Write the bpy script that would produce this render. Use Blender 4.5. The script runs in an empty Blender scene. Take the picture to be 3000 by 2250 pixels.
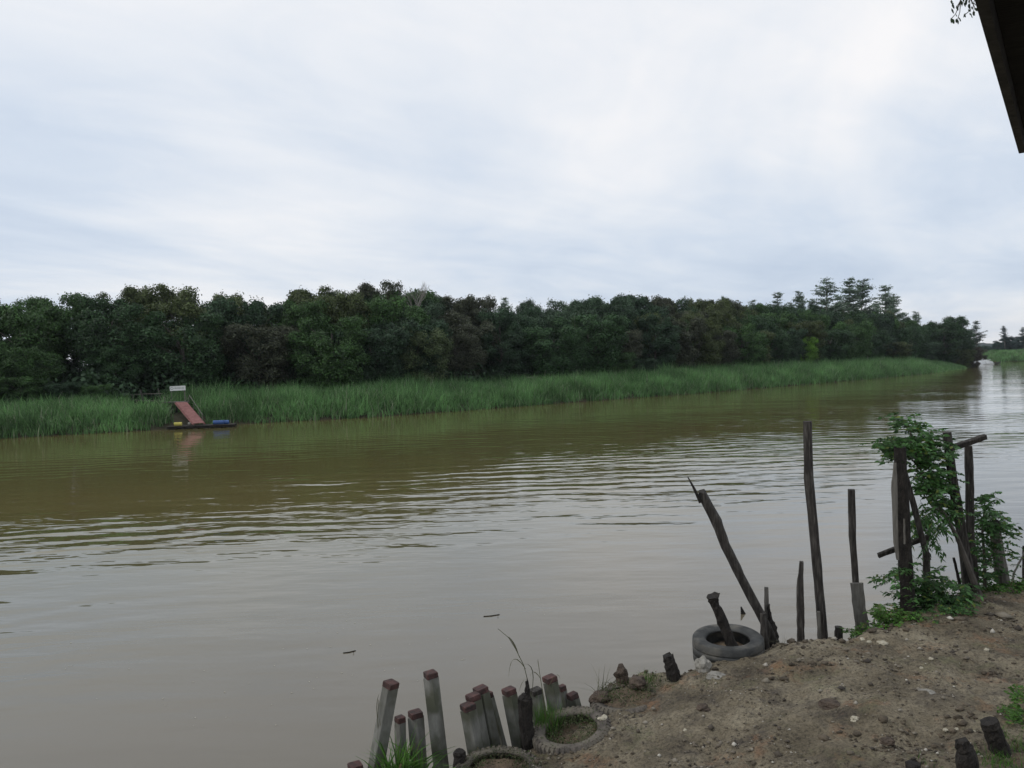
import bpy, bmesh, math, random
import numpy as np
from mathutils import Vector, Matrix, noise
SC = bpy.context.scene
COL = SC.collection
R = math.radians
HAZE = .00009
rng = np.random.default_rng(7)
random.seed(7)

# ------------------------------------------------------------------ camera
F_PX, CAM = 2333.0, Vector((0, 0, 6.0))
PITCH, ROLL = R(1.6), R(1.3)
fw = Vector((0, math.cos(PITCH), -math.sin(PITCH)))
r0 = Vector((1, 0, 0)); u0 = Vector((0, math.sin(PITCH), math.cos(PITCH)))
cu = u0*math.cos(ROLL) + r0*math.sin(ROLL)
cr = r0*math.cos(ROLL) - u0*math.sin(ROLL)
cam = bpy.data.cameras.new('camera'); co = bpy.data.objects.new('camera', cam); COL.objects.link(co)
m = Matrix((cr, cu, -fw)).transposed().to_4x4(); m.translation = CAM
co.matrix_world = m
cam.lens = 36*F_PX/3000; cam.sensor_width = 36; cam.clip_end = 6000; cam.clip_start = 0.1
SC.camera = co

def ray(px, py): return fw + cr*((px-1500)/F_PX) - cu*((py-1125)/F_PX)
def W(px, py, Y):
    d = ray(px, py); return CAM + d*(Y/d.y)
def onz(px, py, z):
    d = ray(px, py); return CAM + d*((z-CAM.z)/d.z)
def horizon(px): return 1125 - F_PX*math.tan(PITCH) - (px-1500)*math.tan(ROLL)

# ------------------------------------------------------------------ materials
def newmat(name):
    mt = bpy.data.materials.new(name); mt.use_nodes = True
    nt = mt.node_tree; nt.nodes.clear()
    o = nt.nodes.new('ShaderNodeOutputMaterial')
    return mt, nt, o
def N(nt, t, **kw):
    n = nt.nodes.new(t)
    for k, v in kw.items():
        if hasattr(n, k) and not k[0].isupper(): setattr(n, k, v)
    return n
def L(nt, a, b): nt.links.new(a, b)
def ramp(nt, stops):
    n = nt.nodes.new('ShaderNodeValToRGB'); e = n.color_ramp.elements
    while len(e) < len(stops): e.new(0.5)
    for i, (p, c) in enumerate(stops):
        e[i].position = p; e[i].color = (*c, 1) if len(c) == 3 else c
    return n
def rough_mat(name, stops, scale=6, rough=.85, bump=.3, stretch=(1,1,1), detail=6, bscale=None, spec=.3, bdist=.02, second=None):
    """mottled surface: noise through a colour ramp, bumped by a finer noise"""
    mt, nt, o = newmat(name)
    tc = N(nt, 'ShaderNodeTexCoord'); mp = N(nt, 'ShaderNodeMapping'); mp.inputs['Scale'].default_value = stretch
    L(nt, tc.outputs['Object'], mp.inputs[0])
    n1 = N(nt, 'ShaderNodeTexNoise'); n1.inputs['Scale'].default_value = scale; n1.inputs['Detail'].default_value = detail; n1.inputs['Roughness'].default_value = .65
    L(nt, mp.outputs[0], n1.inputs['Vector'])
    rp = ramp(nt, stops); L(nt, n1.outputs[0], rp.inputs[0])
    p = N(nt, 'ShaderNodeBsdfPrincipled'); p.inputs['Roughness'].default_value = rough; p.inputs['Specular IOR Level'].default_value = spec
    col = rp.outputs[0]
    if second:
        n3 = N(nt, 'ShaderNodeTexNoise'); n3.inputs['Scale'].default_value = second[0]; n3.inputs['Detail'].default_value = 4
        L(nt, tc.outputs['Object'], n3.inputs['Vector'])
        r3 = ramp(nt, [(second[1], (0,0,0)), (second[2], (1,1,1))]); L(nt, n3.outputs[0], r3.inputs[0])
        mx = N(nt, 'ShaderNodeMixRGB'); L(nt, r3.outputs[0], mx.inputs[0]); L(nt, col, mx.inputs[1]); mx.inputs[2].default_value = (*second[3], 1)
        col = mx.outputs[0]
    L(nt, col, p.inputs['Base Color'])
    n2 = N(nt, 'ShaderNodeTexNoise'); n2.inputs['Scale'].default_value = bscale or scale*4; n2.inputs['Detail'].default_value = 5
    L(nt, mp.outputs[0], n2.inputs['Vector'])
    b = N(nt, 'ShaderNodeBump'); b.inputs['Strength'].default_value = bump; b.inputs['Distance'].default_value = bdist
    L(nt, n2.outputs[0], b.inputs['Height']); L(nt, b.outputs[0], p.inputs['Normal'])
    L(nt, p.outputs[0], o.inputs[0]); return mt
def leaf_mat(name, base=None, var=.5, trans=.25, hue2=None, rough=.6, patch=1.5):
    """leaves: own colour (or the object's colour), varied leaf by leaf"""
    mt, nt, o = newmat(name)
    g = N(nt, 'ShaderNodeNewGeometry')
    if base is None:
        oi = N(nt, 'ShaderNodeObjectInfo'); c = oi.outputs['Color']
    else:
        rgb = N(nt, 'ShaderNodeRGB'); rgb.outputs[0].default_value = (*base, 1); c = rgb.outputs[0]
    mr = N(nt, 'ShaderNodeMapRange'); mr.inputs[3].default_value = 1-var; mr.inputs[4].default_value = 1+var
    L(nt, g.outputs['Random Per Island'], mr.inputs[0])
    tc = N(nt, 'ShaderNodeTexCoord'); nz = N(nt, 'ShaderNodeTexNoise'); nz.inputs['Scale'].default_value = .5 if base is None else patch
    nz.inputs['Detail'].default_value = 3
    L(nt, tc.outputs['Object'], nz.inputs['Vector'])
    mr2 = N(nt, 'ShaderNodeMapRange'); mr2.inputs[1].default_value = .3; mr2.inputs[2].default_value = .7; mr2.inputs[3].default_value = .6; mr2.inputs[4].default_value = 1.45
    L(nt, nz.outputs[0], mr2.inputs[0])
    mu = N(nt, 'ShaderNodeMath', operation='MULTIPLY'); L(nt, mr.outputs[0], mu.inputs[0]); L(nt, mr2.outputs[0], mu.inputs[1])
    vm = N(nt, 'ShaderNodeVectorMath', operation='SCALE'); L(nt, c, vm.inputs[0]); L(nt, mu.outputs[0], vm.inputs['Scale'])
    col = vm.outputs[0]
    if hue2:
        rr = ramp(nt, [(hue2[0], (0,0,0)), (min(hue2[0]+.02, 1), (1,1,1))]); L(nt, g.outputs['Random Per Island'], rr.inputs[0])
        mx = N(nt, 'ShaderNodeMixRGB'); L(nt, rr.outputs[0], mx.inputs[0]); L(nt, col, mx.inputs[1]); mx.inputs[2].default_value = (*hue2[1], 1); col = mx.outputs[0]
    p = N(nt, 'ShaderNodeBsdfPrincipled'); p.inputs['Roughness'].default_value = rough; p.inputs['Specular IOR Level'].default_value = .25
    L(nt, col, p.inputs['Base Color'])
    t = N(nt, 'ShaderNodeBsdfTranslucent'); L(nt, col, t.inputs[0])
    ms = N(nt, 'ShaderNodeMixShader'); ms.inputs[0].default_value = trans
    L(nt, p.outputs[0], ms.inputs[1]); L(nt, t.outputs[0], ms.inputs[2]); L(nt, ms.outputs[0], o.inputs[0])
    return mt
M = {}
M['crown'] = leaf_mat('crown_leaves', None, .55, .2)
M['bark'] = rough_mat('bark', [(.3,(.035,.03,.025)),(.7,(.12,.105,.09))], 3, bump=.4)
M['palebark'] = rough_mat('pale_bark', [(.3,(.16,.15,.13)),(.7,(.3,.28,.25))], 3, bump=.3)
M['reed'] = leaf_mat('reed_blades', (.125,.245,.088), .6, .35, (.93,(.30,.33,.22)), patch=.22)
M['undergrowth'] = leaf_mat('undergrowth_leaves', (.032,.06,.028), .5, .15)
M['grass'] = leaf_mat('grass_blades', (.075,.17,.03), .4, .35, (.9,(.18,.15,.07)))
M['drygrass'] = leaf_mat('dry_grass', (.12,.12,.07), .4, .2)
M['sapling'] = leaf_mat('sapling_leaves', (.065,.145,.044), .6, .35, (.93,(.16,.21,.04)), .45)
M['darkleaf'] = leaf_mat('dark_leaves', (.02,.035,.015), .4, .2)
M['moss'] = leaf_mat('moss', (.06,.085,.03), .4, .2, (.8,(.13,.11,.07)))
M['wood'] = rough_mat('weathered_wood', [(.3,(.013,.011,.009)),(.5,(.042,.037,.032)),(.72,(.11,.10,.088))], 5, bump=1, stretch=(6,6,.7), bdist=.012)
M['palewood'] = rough_mat('pale_weathered_wood', [(.25,(.07,.065,.055)),(.8,(.21,.195,.17))], 5, bump=.6, stretch=(6,6,.7), bdist=.01)
M['blackwood'] = rough_mat('rotten_black_wood', [(.3,(.007,.006,.005)),(.75,(.045,.038,.032))], 9, bump=1, bdist=.03, stretch=(2,2,.8))
M['concrete'] = rough_mat('pile_concrete', [(.3,(.10,.10,.085)),(.5,(.17,.168,.15)),(.7,(.26,.255,.23))], 6, bump=.6, bdist=.008, stretch=(1,1,.25), second=(2.6,.45,.62,(.085,.088,.062)))
M['redpaint'] = rough_mat('faded_red_paint', [(.35,(.035,.028,.026)),(.6,(.085,.042,.037)),(.8,(.15,.085,.075))], 9, bump=.4)
M['rubber'] = rough_mat('dusty_rubber', [(.3,(.022,.023,.023)),(.75,(.085,.085,.08))], 5, bump=.35, rough=.8, second=(3.5,.52,.7,(.13,.12,.10)))
M['muddyrubber'] = rough_mat('mud_covered_rubber', [(.3,(.05,.044,.038)),(.75,(.165,.142,.12))], 7, bump=.6, rough=.95, second=(4,.45,.6,(.13,.115,.09)))
M['soil'] = rough_mat('soil', [(.3,(.05,.036,.024)),(.7,(.17,.125,.08))], 7, bump=1, bdist=.04, bscale=30)
M['clod'] = rough_mat('dark_clod', [(.3,(.035,.027,.021)),(.7,(.125,.092,.068))], 9, bump=1, bdist=.03)
M['crumb'] = rough_mat('earth_crumb', [(.3,(.045,.036,.026)),(.7,(.15,.12,.085))], 4, bump=1, bdist=.02, bscale=60)
M['stone'] = rough_mat('stone', [(.3,(.16,.15,.13)),(.7,(.33,.31,.27))], 9, bump=.5)
M['palestone'] = rough_mat('pale_stone', [(.3,(.3,.27,.2)),(.7,(.5,.46,.36))], 9, bump=.4)
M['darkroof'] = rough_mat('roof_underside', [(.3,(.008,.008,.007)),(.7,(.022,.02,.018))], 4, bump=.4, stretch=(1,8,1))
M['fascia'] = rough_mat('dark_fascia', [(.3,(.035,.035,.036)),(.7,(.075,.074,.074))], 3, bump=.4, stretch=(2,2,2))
M['ramp'] = rough_mat('faded_red_ramp', [(.3,(.17,.07,.065)),(.7,(.29,.14,.125))], 2.5, bump=.2)
M['white'] = rough_mat('white_board', [(.3,(.55,.55,.54)),(.7,(.72,.72,.70))], 3, bump=.05)
M['greyink'] = rough_mat('grey_lettering', [(.3,(.24,.25,.25)),(.7,(.34,.34,.33))], 3, bump=.02)
M['yellow'] = rough_mat('yellow_plastic', [(.3,(.36,.32,.06)),(.7,(.55,.48,.12))], 3, bump=.1, rough=.5)
M['blue'] = rough_mat('blue_plastic', [(.3,(.03,.07,.20)),(.7,(.07,.14,.32))], 3, bump=.1, rough=.5)
M['foam'] = rough_mat('white_foam', [(.3,(.7,.72,.74)),(.7,(.9,.9,.9))], 3, bump=.3)
M['hull'] = rough_mat('dark_hull', [(.3,(.03,.035,.03)),(.7,(.08,.09,.07))], 3, bump=.05, rough=.4)
M['skin'] = rough_mat('skin', [(.3,(.2,.12,.08)),(.7,(.25,.15,.1))], 3, bump=.05)
M['shirt'] = rough_mat('pale_shirt', [(.3,(.3,.3,.32)),(.7,(.4,.4,.42))], 3, bump=.05)
M['hill'] = rough_mat('wooded_hill', [(.3,(.014,.026,.024)),(.7,(.026,.042,.036))], .03, bump=1, bscale=.08, bdist=8)  # bluish tint of distance haze painted into the hill colour
M['farsoil'] = rough_mat('bank_soil', [(.3,(.03,.028,.015)),(.7,(.07,.06,.035))], .3, bump=.5)

def gravel_mat():
    mt, nt, o = newmat('gravel'); g = N(nt, 'ShaderNodeNewGeometry')
    rp = ramp(nt, [(0,(.035,.028,.022)),(.45,(.12,.098,.07)),(.86,(.20,.175,.135)),(.975,(.32,.29,.24)),(1,(.55,.52,.45))])
    L(nt, g.outputs['Random Per Island'], rp.inputs[0])
    p = N(nt, 'ShaderNodeBsdfPrincipled'); p.inputs['Roughness'].default_value = .85
    L(nt, rp.outputs[0], p.inputs['Base Color']); L(nt, p.outputs[0], o.inputs[0]); return mt
M['gravel'] = gravel_mat()

def bank_mat():
    mt, nt, o = newmat('trodden_earth'); tc = N(nt, 'ShaderNodeTexCoord')
    def nz(s, d=6, r=.6, v=None):
        n = N(nt, 'ShaderNodeTexNoise'); n.inputs['Scale'].default_value = s; n.inputs['Detail'].default_value = d; n.inputs['Roughness'].default_value = r
        L(nt, v or tc.outputs['Object'], n.inputs['Vector']); return n.outputs[0]
    def mix(f, a, b):
        mx = N(nt, 'ShaderNodeMixRGB'); L(nt, f, mx.inputs[0])
        if isinstance(a, tuple): mx.inputs[1].default_value = (*a, 1)
        else: L(nt, a, mx.inputs[1])
        if isinstance(b, tuple): mx.inputs[2].default_value = (*b, 1)
        else: L(nt, b, mx.inputs[2])
        return mx.outputs[0]
    r1 = ramp(nt, [(.30,(.080,.064,.040)),(.5,(.208,.173,.116)),(.70,(.325,.28,.197))]); L(nt, nz(1.1, 10, .68), r1.inputs[0])
    r2 = ramp(nt, [(.52,(0,0,0)),(.66,(.8,.8,.8))]); L(nt, nz(2.3, 8, .7), r2.inputs[0])
    c = mix(r2.outputs[0], r1.outputs[0], (.070,.057,.046))          # dark gravelly patches
    r3 = ramp(nt, [(.56,(0,0,0)),(.7,(.75,.75,.75))]); v = N(nt, 'ShaderNodeMapping'); v.inputs['Location'].default_value = (9,4,0); L(nt, tc.outputs['Object'], v.inputs[0])
    L(nt, nz(1.7, 8, .7, v.outputs[0]), r3.inputs[0]); c = mix(r3.outputs[0], c, (.26,.14,.075))       # reddish earth
    r4 = ramp(nt, [(.55,(0,0,0)),(.72,(.6,.6,.6))]); v = N(nt, 'ShaderNodeMapping'); v.inputs['Location'].default_value = (-5,14,0); L(nt, tc.outputs['Object'], v.inputs[0])
    L(nt, nz(1.3, 9, .75, v.outputs[0]), r4.inputs[0]); c = mix(r4.outputs[0], c, (.14,.155,.062))    # algae
    r5 = ramp(nt, [(.38,(.35,.35,.35)),(.5,(1,1,1)),(.64,(1.35,1.35,1.35))]); L(nt, nz(26, 8, .75), r5.inputs[0])
    mu = N(nt, 'ShaderNodeMixRGB', blend_type='MULTIPLY'); mu.inputs[0].default_value = .85; L(nt, c, mu.inputs[1]); L(nt, r5.outputs[0], mu.inputs[2])
    p = N(nt, 'ShaderNodeBsdfPrincipled'); p.inputs['Roughness'].default_value = .8; p.inputs['Specular IOR Level'].default_value = .3
    L(nt, mu.outputs[0], p.inputs['Base Color'])
    b = N(nt, 'ShaderNodeBump'); b.inputs['Strength'].default_value = 1; b.inputs['Distance'].default_value = .10; L(nt, nz(7, 12, .75), b.inputs['Height'])
    L(nt, b.outputs[0], p.inputs['Normal']); L(nt, p.outputs[0], o.inputs[0]); return mt
M['bank'] = bank_mat()

def water_mat():
    mt, nt, o = newmat('muddy_water'); tc = N(nt, 'ShaderNodeTexCoord')
    def nz(scale, d, sx, sy, rot=0, rough=.5, loc=(0,0,0)):
        mp = N(nt, 'ShaderNodeMapping'); mp.inputs['Scale'].default_value = (sx, sy, 1); mp.inputs['Rotation'].default_value = (0,0,rot); mp.inputs['Location'].default_value = loc
        L(nt, tc.outputs['Object'], mp.inputs[0])
        n = N(nt, 'ShaderNodeTexNoise'); n.inputs['Scale'].default_value = scale; n.inputs['Detail'].default_value = d; n.inputs['Roughness'].default_value = rough
        L(nt, mp.outputs[0], n.inputs['Vector']); return n.outputs[0]
    def math_(op, a, b):
        q = N(nt, 'ShaderNodeMath', operation=op)
        for i, v in enumerate((a, b)):
            if isinstance(v, (int, float)): q.inputs[i].default_value = v
            else: L(nt, v, q.inputs[i])
        return q.outputs[0]
    big = nz(1, 3, .30, .66, R(7)); fine = nz(1, 2, .9, 2.6, R(-6)); slow = nz(1, 1, .05, .09, R(20))
    mask = ramp(nt, [(.36,(.35,.35,.35)),(.56,(1,1,1))]); L(nt, nz(1, 2, .03, .07, R(12), loc=(3,1,0)), mask.inputs[0])
    h = math_('ADD', math_('ADD', math_('MULTIPLY', big, .10), math_('MULTIPLY', nz(1, 2, .30, 1.15, R(4), loc=(5,2,0)), .050)), math_('MULTIPLY', fine, .016))
    wmp = N(nt, 'ShaderNodeMapping'); wmp.inputs['Rotation'].default_value = (0,0,R(-9)); L(nt, tc.outputs['Object'], wmp.inputs[0])
    wv = N(nt, 'ShaderNodeTexWave'); wv.bands_direction = 'Y'; wv.inputs['Scale'].default_value = .20; wv.inputs['Distortion'].default_value = 10; wv.inputs['Detail'].default_value = 2.5; wv.inputs['Detail Scale'].default_value = .55; wv.inputs['Detail Roughness'].default_value = .6
    L(nt, wmp.outputs[0], wv.inputs['Vector'])
    m2 = ramp(nt, [(.38,(.2,.2,.2)),(.56,(1,1,1))]); L(nt, nz(1, 2, .05, .085, R(12), loc=(8,3,0)), m2.inputs[0])
    h = math_('ADD', h, math_('MULTIPLY', math_('MULTIPLY', wv.outputs['Fac'], m2.outputs[0]), .028))
    h = math_('MULTIPLY', h, mask.outputs[0])
    sx = N(nt, 'ShaderNodeSeparateXYZ'); L(nt, tc.outputs['Object'], sx.inputs[0])     # an old boat wake running down the middle of the river
    dd = math_('DIVIDE', math_('SUBTRACT', sx.outputs[1], math_('ADD', math_('MULTIPLY', sx.outputs[0], .62), 36)), 9)
    band = math_('POWER', 2.718, math_('MULTIPLY', math_('POWER', math_('ABSOLUTE', dd, 0), 2), -1))
    h = math_('MULTIPLY', h, math_('ADD', .30, math_('MULTIPLY', band, 1.35)))
    h = math_('ADD', h, math_('MULTIPLY', slow, .05))
    b = N(nt, 'ShaderNodeBump'); b.inputs['Strength'].default_value = 1; b.inputs['Distance'].default_value = 1
    WATER['bump'] = b
    L(nt, h, b.inputs['Height'])
    mud = ramp(nt, [(.3,(.140,.114,.044)),(.7,(.113,.110,.040))]); L(nt, nz(1, 3, .02, .05, R(25)), mud.inputs[0])
    p = N(nt, 'ShaderNodeBsdfPrincipled'); p.inputs['Roughness'].default_value = .045; p.inputs['IOR'].default_value = 1.54
    near_far = N(nt, 'ShaderNodeMapRange'); near_far.inputs[1].default_value = -2.2; near_far.inputs[2].default_value = .6; L(nt, dd, near_far.inputs[0])   # base colour greyer on the near side of the channel, olive beyond
    sm = N(nt, 'ShaderNodeMixRGB'); L(nt, near_far.outputs[0], sm.inputs[0]); sm.inputs[1].default_value = (.116,.100,.070,1); L(nt, mud.outputs[0], sm.inputs[2])
    L(nt, sm.outputs[0], p.inputs['Base Color']); L(nt, b.outputs[0], p.inputs['Normal'])
    L(nt, p.outputs[0], o.inputs[0]); return mt
WATER = {}
M['water'] = water_mat()

# ------------------------------------------------------------------ object helpers
def props(o, label=None, cat=None, group=None, kind=None):
    if label: o['label'] = label
    if cat: o['category'] = cat
    if group: o['group'] = group
    if kind: o['kind'] = kind
    return o
def empty(name, loc, label, cat, group=None):
    o = bpy.data.objects.new(name, None); COL.objects.link(o); o.location = loc; o.empty_display_size = .2
    return props(o, label, cat, group)
def link(name, me, mat=None, parent=None, loc=None):
    o = bpy.data.objects.new(name, me); COL.objects.link(o)
    if mat: me.materials.append(mat)
    if parent: o.parent = parent
    if loc is not None: o.location = loc
    return o
def mesh_np(name, V, Fq, smooth=False):
    """fast mesh from an (n,3) array and an (m,k) face array"""
    V = np.asarray(V, dtype=np.float32); Fq = np.asarray(Fq, dtype=np.int32); k = Fq.shape[1]
    me = bpy.data.meshes.new(name); me.vertices.add(len(V)); me.vertices.foreach_set('co', V.ravel())
    me.loops.add(Fq.size); me.loops.foreach_set('vertex_index', Fq.ravel())
    me.polygons.add(len(Fq)); me.polygons.foreach_set('loop_start', np.arange(0, Fq.size, k, dtype=np.int32))
    me.polygons.foreach_set('loop_total', np.full(len(Fq), k, dtype=np.int32))
    if smooth: me.polygons.foreach_set('use_smooth', np.ones(len(Fq), dtype=bool))
    me.update(calc_edges=True); me.validate(); return me
class MB:
    """collects shapes in world coordinates, builds ONE mesh object whose origin is `org`"""
    def __init__(s): s.v = []; s.f = []
    def add(s, vs, fs):
        b = len(s.v); s.v += [tuple(v) for v in vs]; s.f += [tuple(i+b for i in f) for f in fs]
    def loft(s, pts, prof, twist=0, jit=0, seed=0):
        """closed profile [(u,v)] (or one per point) lofted along pts"""
        rr = random.Random(seed); pts = [Vector(p) for p in pts]; rings = []
        d0 = (pts[-1]-pts[0]).normalized(); ref = Vector((0,1,0)) if abs(d0.y) < .9 else Vector((1,0,0))
        for i, p in enumerate(pts):
            d = (pts[min(i+1, len(pts)-1)]-pts[max(i-1, 0)]).normalized()
            a = ref.cross(d).normalized(); b = d.cross(a).normalized()
            ct, st = math.cos(twist), math.sin(twist); a2 = a*ct+b*st; b2 = b*ct-a*st
            pr = prof[i] if isinstance(prof[0][0], (tuple, list)) else prof
            rings.append([p+a2*(u+rr.uniform(-jit, jit))+b2*(v+rr.uniform(-jit, jit)) for u, v in pr])
        n = len(rings[0]); vs = [q for r_ in rings for q in r_]; fs = []
        for i in range(len(rings)-1):
            for j in range(n):
                fs.append((i*n+j, i*n+(j+1)%n, (i+1)*n+(j+1)%n, (i+1)*n+j))
        fs.append(tuple(range(n-1, -1, -1))); fs.append(tuple((len(rings)-1)*n+j for j in range(n)))
        s.add(vs, fs)
    def tube(s, pts, radii, n=8, jit=0, seed=0):
        prof = [[(math.cos(2*math.pi*k/n)*r, math.sin(2*math.pi*k/n)*r) for k in range(n)] for r in radii]
        s.loft(pts, prof, 0, jit, seed)
    def box(s, c, sx, sy, sz, rz=0, tilt=None):
        mt = Matrix.Rotation(rz, 3, 'Z')
        if tilt: mt = tilt @ mt
        vs = [Vector(c)+mt@Vector((x*sx/2, y*sy/2, z*sz/2)) for x in (-1,1) for y in (-1,1) for z in (-1,1)]
        s.add(vs, [(0,1,3,2),(4,6,7,5),(0,4,5,1),(2,3,7,6),(0,2,6,4),(1,5,7,3)])
    def build(s, name, mat, parent=None, org=None, smooth=False):
        org = Vector(org) if org is not None else (parent.location.copy() if parent else Vector(s.v[0]))
        me = bpy.data.meshes.new(name)
        me.from_pydata([tuple(Vector(v)-org) for v in s.v], [], s.f); me.update()
        if smooth: me.polygons.foreach_set('use_smooth', [True]*len(me.polygons))
        o = link(name, me, mat, parent)
        if parent is None: o.location = org
        else: o.location = org-parent.location
        return o
def chamfer(w, d, c=.15):
    """chamfered rectangle profile"""
    x, y = w/2, d/2; k = min(w, d)*c
    return [(x-k,-y),(x,-y+k),(x,y-k),(x-k,y),(-x+k,y),(-x,y-k),(-x,-y+k),(-x+k,-y)]
def leaves_np(C, Dr, Up, ln, wd):
    """one bent leaf (2 quads) per row: C base, Dr direction, Up normal"""
    S = np.cross(Dr, Up); S /= np.linalg.norm(S, axis=1)[:, None]+1e-9
    ln = ln[:, None]; wd = wd[:, None]
    a = C; mid = C+Dr*ln*.45+Up*ln*.06; tip = C+Dr*ln-Up*ln*.12
    V = np.stack([a, mid+S*wd*.5, tip, mid-S*wd*.5], 1).reshape(-1, 3)
    i = np.arange(len(C))*4
    Fq = np.stack([i, i+1, i+2, i+3], 1); return V, Fq
def unit(A): return A/(np.linalg.norm(A, axis=1)[:, None]+1e-9)

# ------------------------------------------------------------------ near bank terrain
def plat_z(x): # plateau height
    t = min(max((x+3)/8.0, 0), 1); t = t*t*(3-2*t)
    return .62+1.34*t
EDGE_PX = [(700,2420),(1330,2262),(1480,2225),(1590,2170),(1680,2105),(1722,2060),(1795,1985),(1890,1962),(1990,1955),(2080,1935),(2180,1895),
           (2245,1872),(2340,1866),(2420,1858),(2510,1850),(2640,1806),(2760,1760),(2900,1712),(3000,1702),(3300,1600)]
def hit_plat(px, py):
    z = 1.5
    for _ in range(12):
        p = onz(px, py, z); z = plat_z(p.x)
    return onz(px, py, z)
EDGE = [hit_plat(*p) for p in EDGE_PX]
ex = [-80]+[p.x for p in EDGE]+[90]; ey = [EDGE[0].y-40]+[p.y for p in EDGE]+[EDGE[-1].y+50]
for i in range(1, len(ex)):
    if ex[i] <= ex[i-1]: ex[i] = ex[i-1]+.02
def edge_y(x): return float(np.interp(x, ex, ey))
def bank_z(x, y, detail=True):
    e = edge_y(x); n1 = noise.noise(Vector((x*.9, y*.9, 3)))
    d = (y-e)*.82 + .10*n1 + (.05*noise.noise(Vector((x*4, y*4, 1))) if detail else 0)
    z = plat_z(x)
    if detail:
        z += .06*noise.noise(Vector((x*.6, y*.6, 0)))+.07*noise.fractal(Vector((x*1.6, y*1.6, 7)), .7, 2.1, 6)+.03*noise.noise(Vector((x*7, y*7, 2)))+.015*noise.noise(Vector((x*15, y*15, 2)))
        rut = noise.noise(Vector((x*1.2+y*.5, y*1.6-x*.7, 5)))
        z -= .05*max(0, rut-.1)
    if d > -.5: z -= .05*min(1, (d+.5)/.5)**2
    if d > 0:
        t = min(d/.85, 1); z -= (z+1.6)*(t*t*(3-2*t)*.55+.45*t)
    return z
def hit(px, py):
    d = ray(px, py); t = 5.0
    while t < 40:
        p = CAM+d*t
        if p.z < bank_z(p.x, p.y, False): return p
        t += .02
    return CAM+d*t
def near_bank():
    xs = np.unique(np.concatenate([np.linspace(-90,-6,30), np.linspace(-6,13.5,330), np.linspace(13.5,90,40)]))
    ys = np.unique(np.concatenate([np.linspace(-60,5,24), np.linspace(5,17.5,250), np.linspace(17.5,75,30)]))
    V = []
    for y in ys:
        for x in xs: V.append((x, y, bank_z(x, y)))
    nx = len(xs); i, j = np.meshgrid(np.arange(len(ys)-1), np.arange(nx-1), indexing='ij')
    a = (i*nx+j).ravel(); Fq = np.stack([a, a+1, a+1+nx, a+nx], 1)
    return props(link('bank_ground', mesh_np('bank_ground', V, Fq, True), M['bank']), kind='structure')
near_bank()

# ------------------------------------------------------------------ far bank
FB_PX = [(0,1285),(300,1268),(488,1258),(678,1243),(1058,1224),(1356,1203),(1695,1177),(2034,1153),(2373,1125),(2644,1101),(2760,1089),(2832,1079)]
fb = [onz(px, py, 0) for px, py in FB_PX]
d0 = (fb[0]-fb[3]).normalized()
fb = [fb[0]+d0*k for k in (140, 90, 45)]+fb
end = fb[-1]
fb += [Vector((end.x+22, end.y+40, 0)), Vector((end.x+60, end.y+100, 0)), Vector((end.x+95, end.y+190, 0)), Vector((end.x+60, end.y+330, 0)), Vector((end.x-60, end.y+460, 0))]
FX = np.array([[p.x, p.y] for p in fb]); seg = np.r_[0, np.cumsum(np.linalg.norm(np.diff(FX, axis=0), axis=1))]
def fbP(s, off=0, w=6):
    x = np.interp(s, seg, FX[:,0]); y = np.interp(s, seg, FX[:,1])
    x1 = np.interp(s+w, seg, FX[:,0]); y1 = np.interp(s+w, seg, FX[:,1]); x2 = np.interp(s-w, seg, FX[:,0]); y2 = np.interp(s-w, seg, FX[:,1])
    dx, dy = x1-x2, y1-y2; l = np.hypot(dx, dy)+1e-9
    return x-dy/l*off, y+dx/l*off
def s_of_px(px):
    """arc length where the bank crosses the bearing of an image column"""
    best = None
    for s in np.arange(0, seg[14]+60, 1.0):
        x, y = fbP(s)
        d = Vector((x, y, 0))-CAM; q = 1500+F_PX*d.dot(cr)/d.dot(fw)
        if best is None or abs(q-px) < best[0]: best = (abs(q-px), s)
    return best[1]
def to_px(p):
    d = Vector(p)-CAM; return 1500+F_PX*d.dot(cr)/d.dot(fw), 1125-F_PX*d.dot(cu)/d.dot(fw)
OFF = [-3, 0, .6, 1.8, 4, 8, 14, 30, 80, 250, 700]; OZ = [-1.2, -.05, .35, .9, 1.2, 1.5, 1.8, 2, 2.3, 3, 3]
def far_z(off): return float(np.interp(off, OFF, OZ))
def far_bank():
    ss = np.arange(0, seg[-1], 4.0); V = []
    for s in ss:
        for o_, z in zip(OFF, OZ):
            x, y = fbP(s, o_, 25 if o_ > 20 else 6); V.append((x, y, z+(.25*noise.noise(Vector((x*.2, y*.2, 0))) if o_ > .5 else 0)))
    n = len(OFF); i, j = np.meshgrid(np.arange(len(ss)-1), np.arange(n-1), indexing='ij'); a = (i*n+j).ravel()
    Fq = np.stack([a, a+1, a+1+n, a+n], 1)
    props(link('far_bank_terrain', mesh_np('far_bank_terrain', V, Fq, True), M['farsoil']), kind='structure')
far_bank()
def sheet(name, x0, x1, y0, y1, z, mat):
    me = mesh_np(name, [(x0,y0,z),(x1,y0,z),(x1,y1,z),(x0,y1,z)], [(0,1,2,3)])
    return props(link(name, me, mat), kind='structure')
sheet('river_water', -1500, 2500, -300, 3500, 0, M['water'])
sheet('river_bed', -1500, 2500, -300, 3500, -2.5, M['farsoil'])

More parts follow.
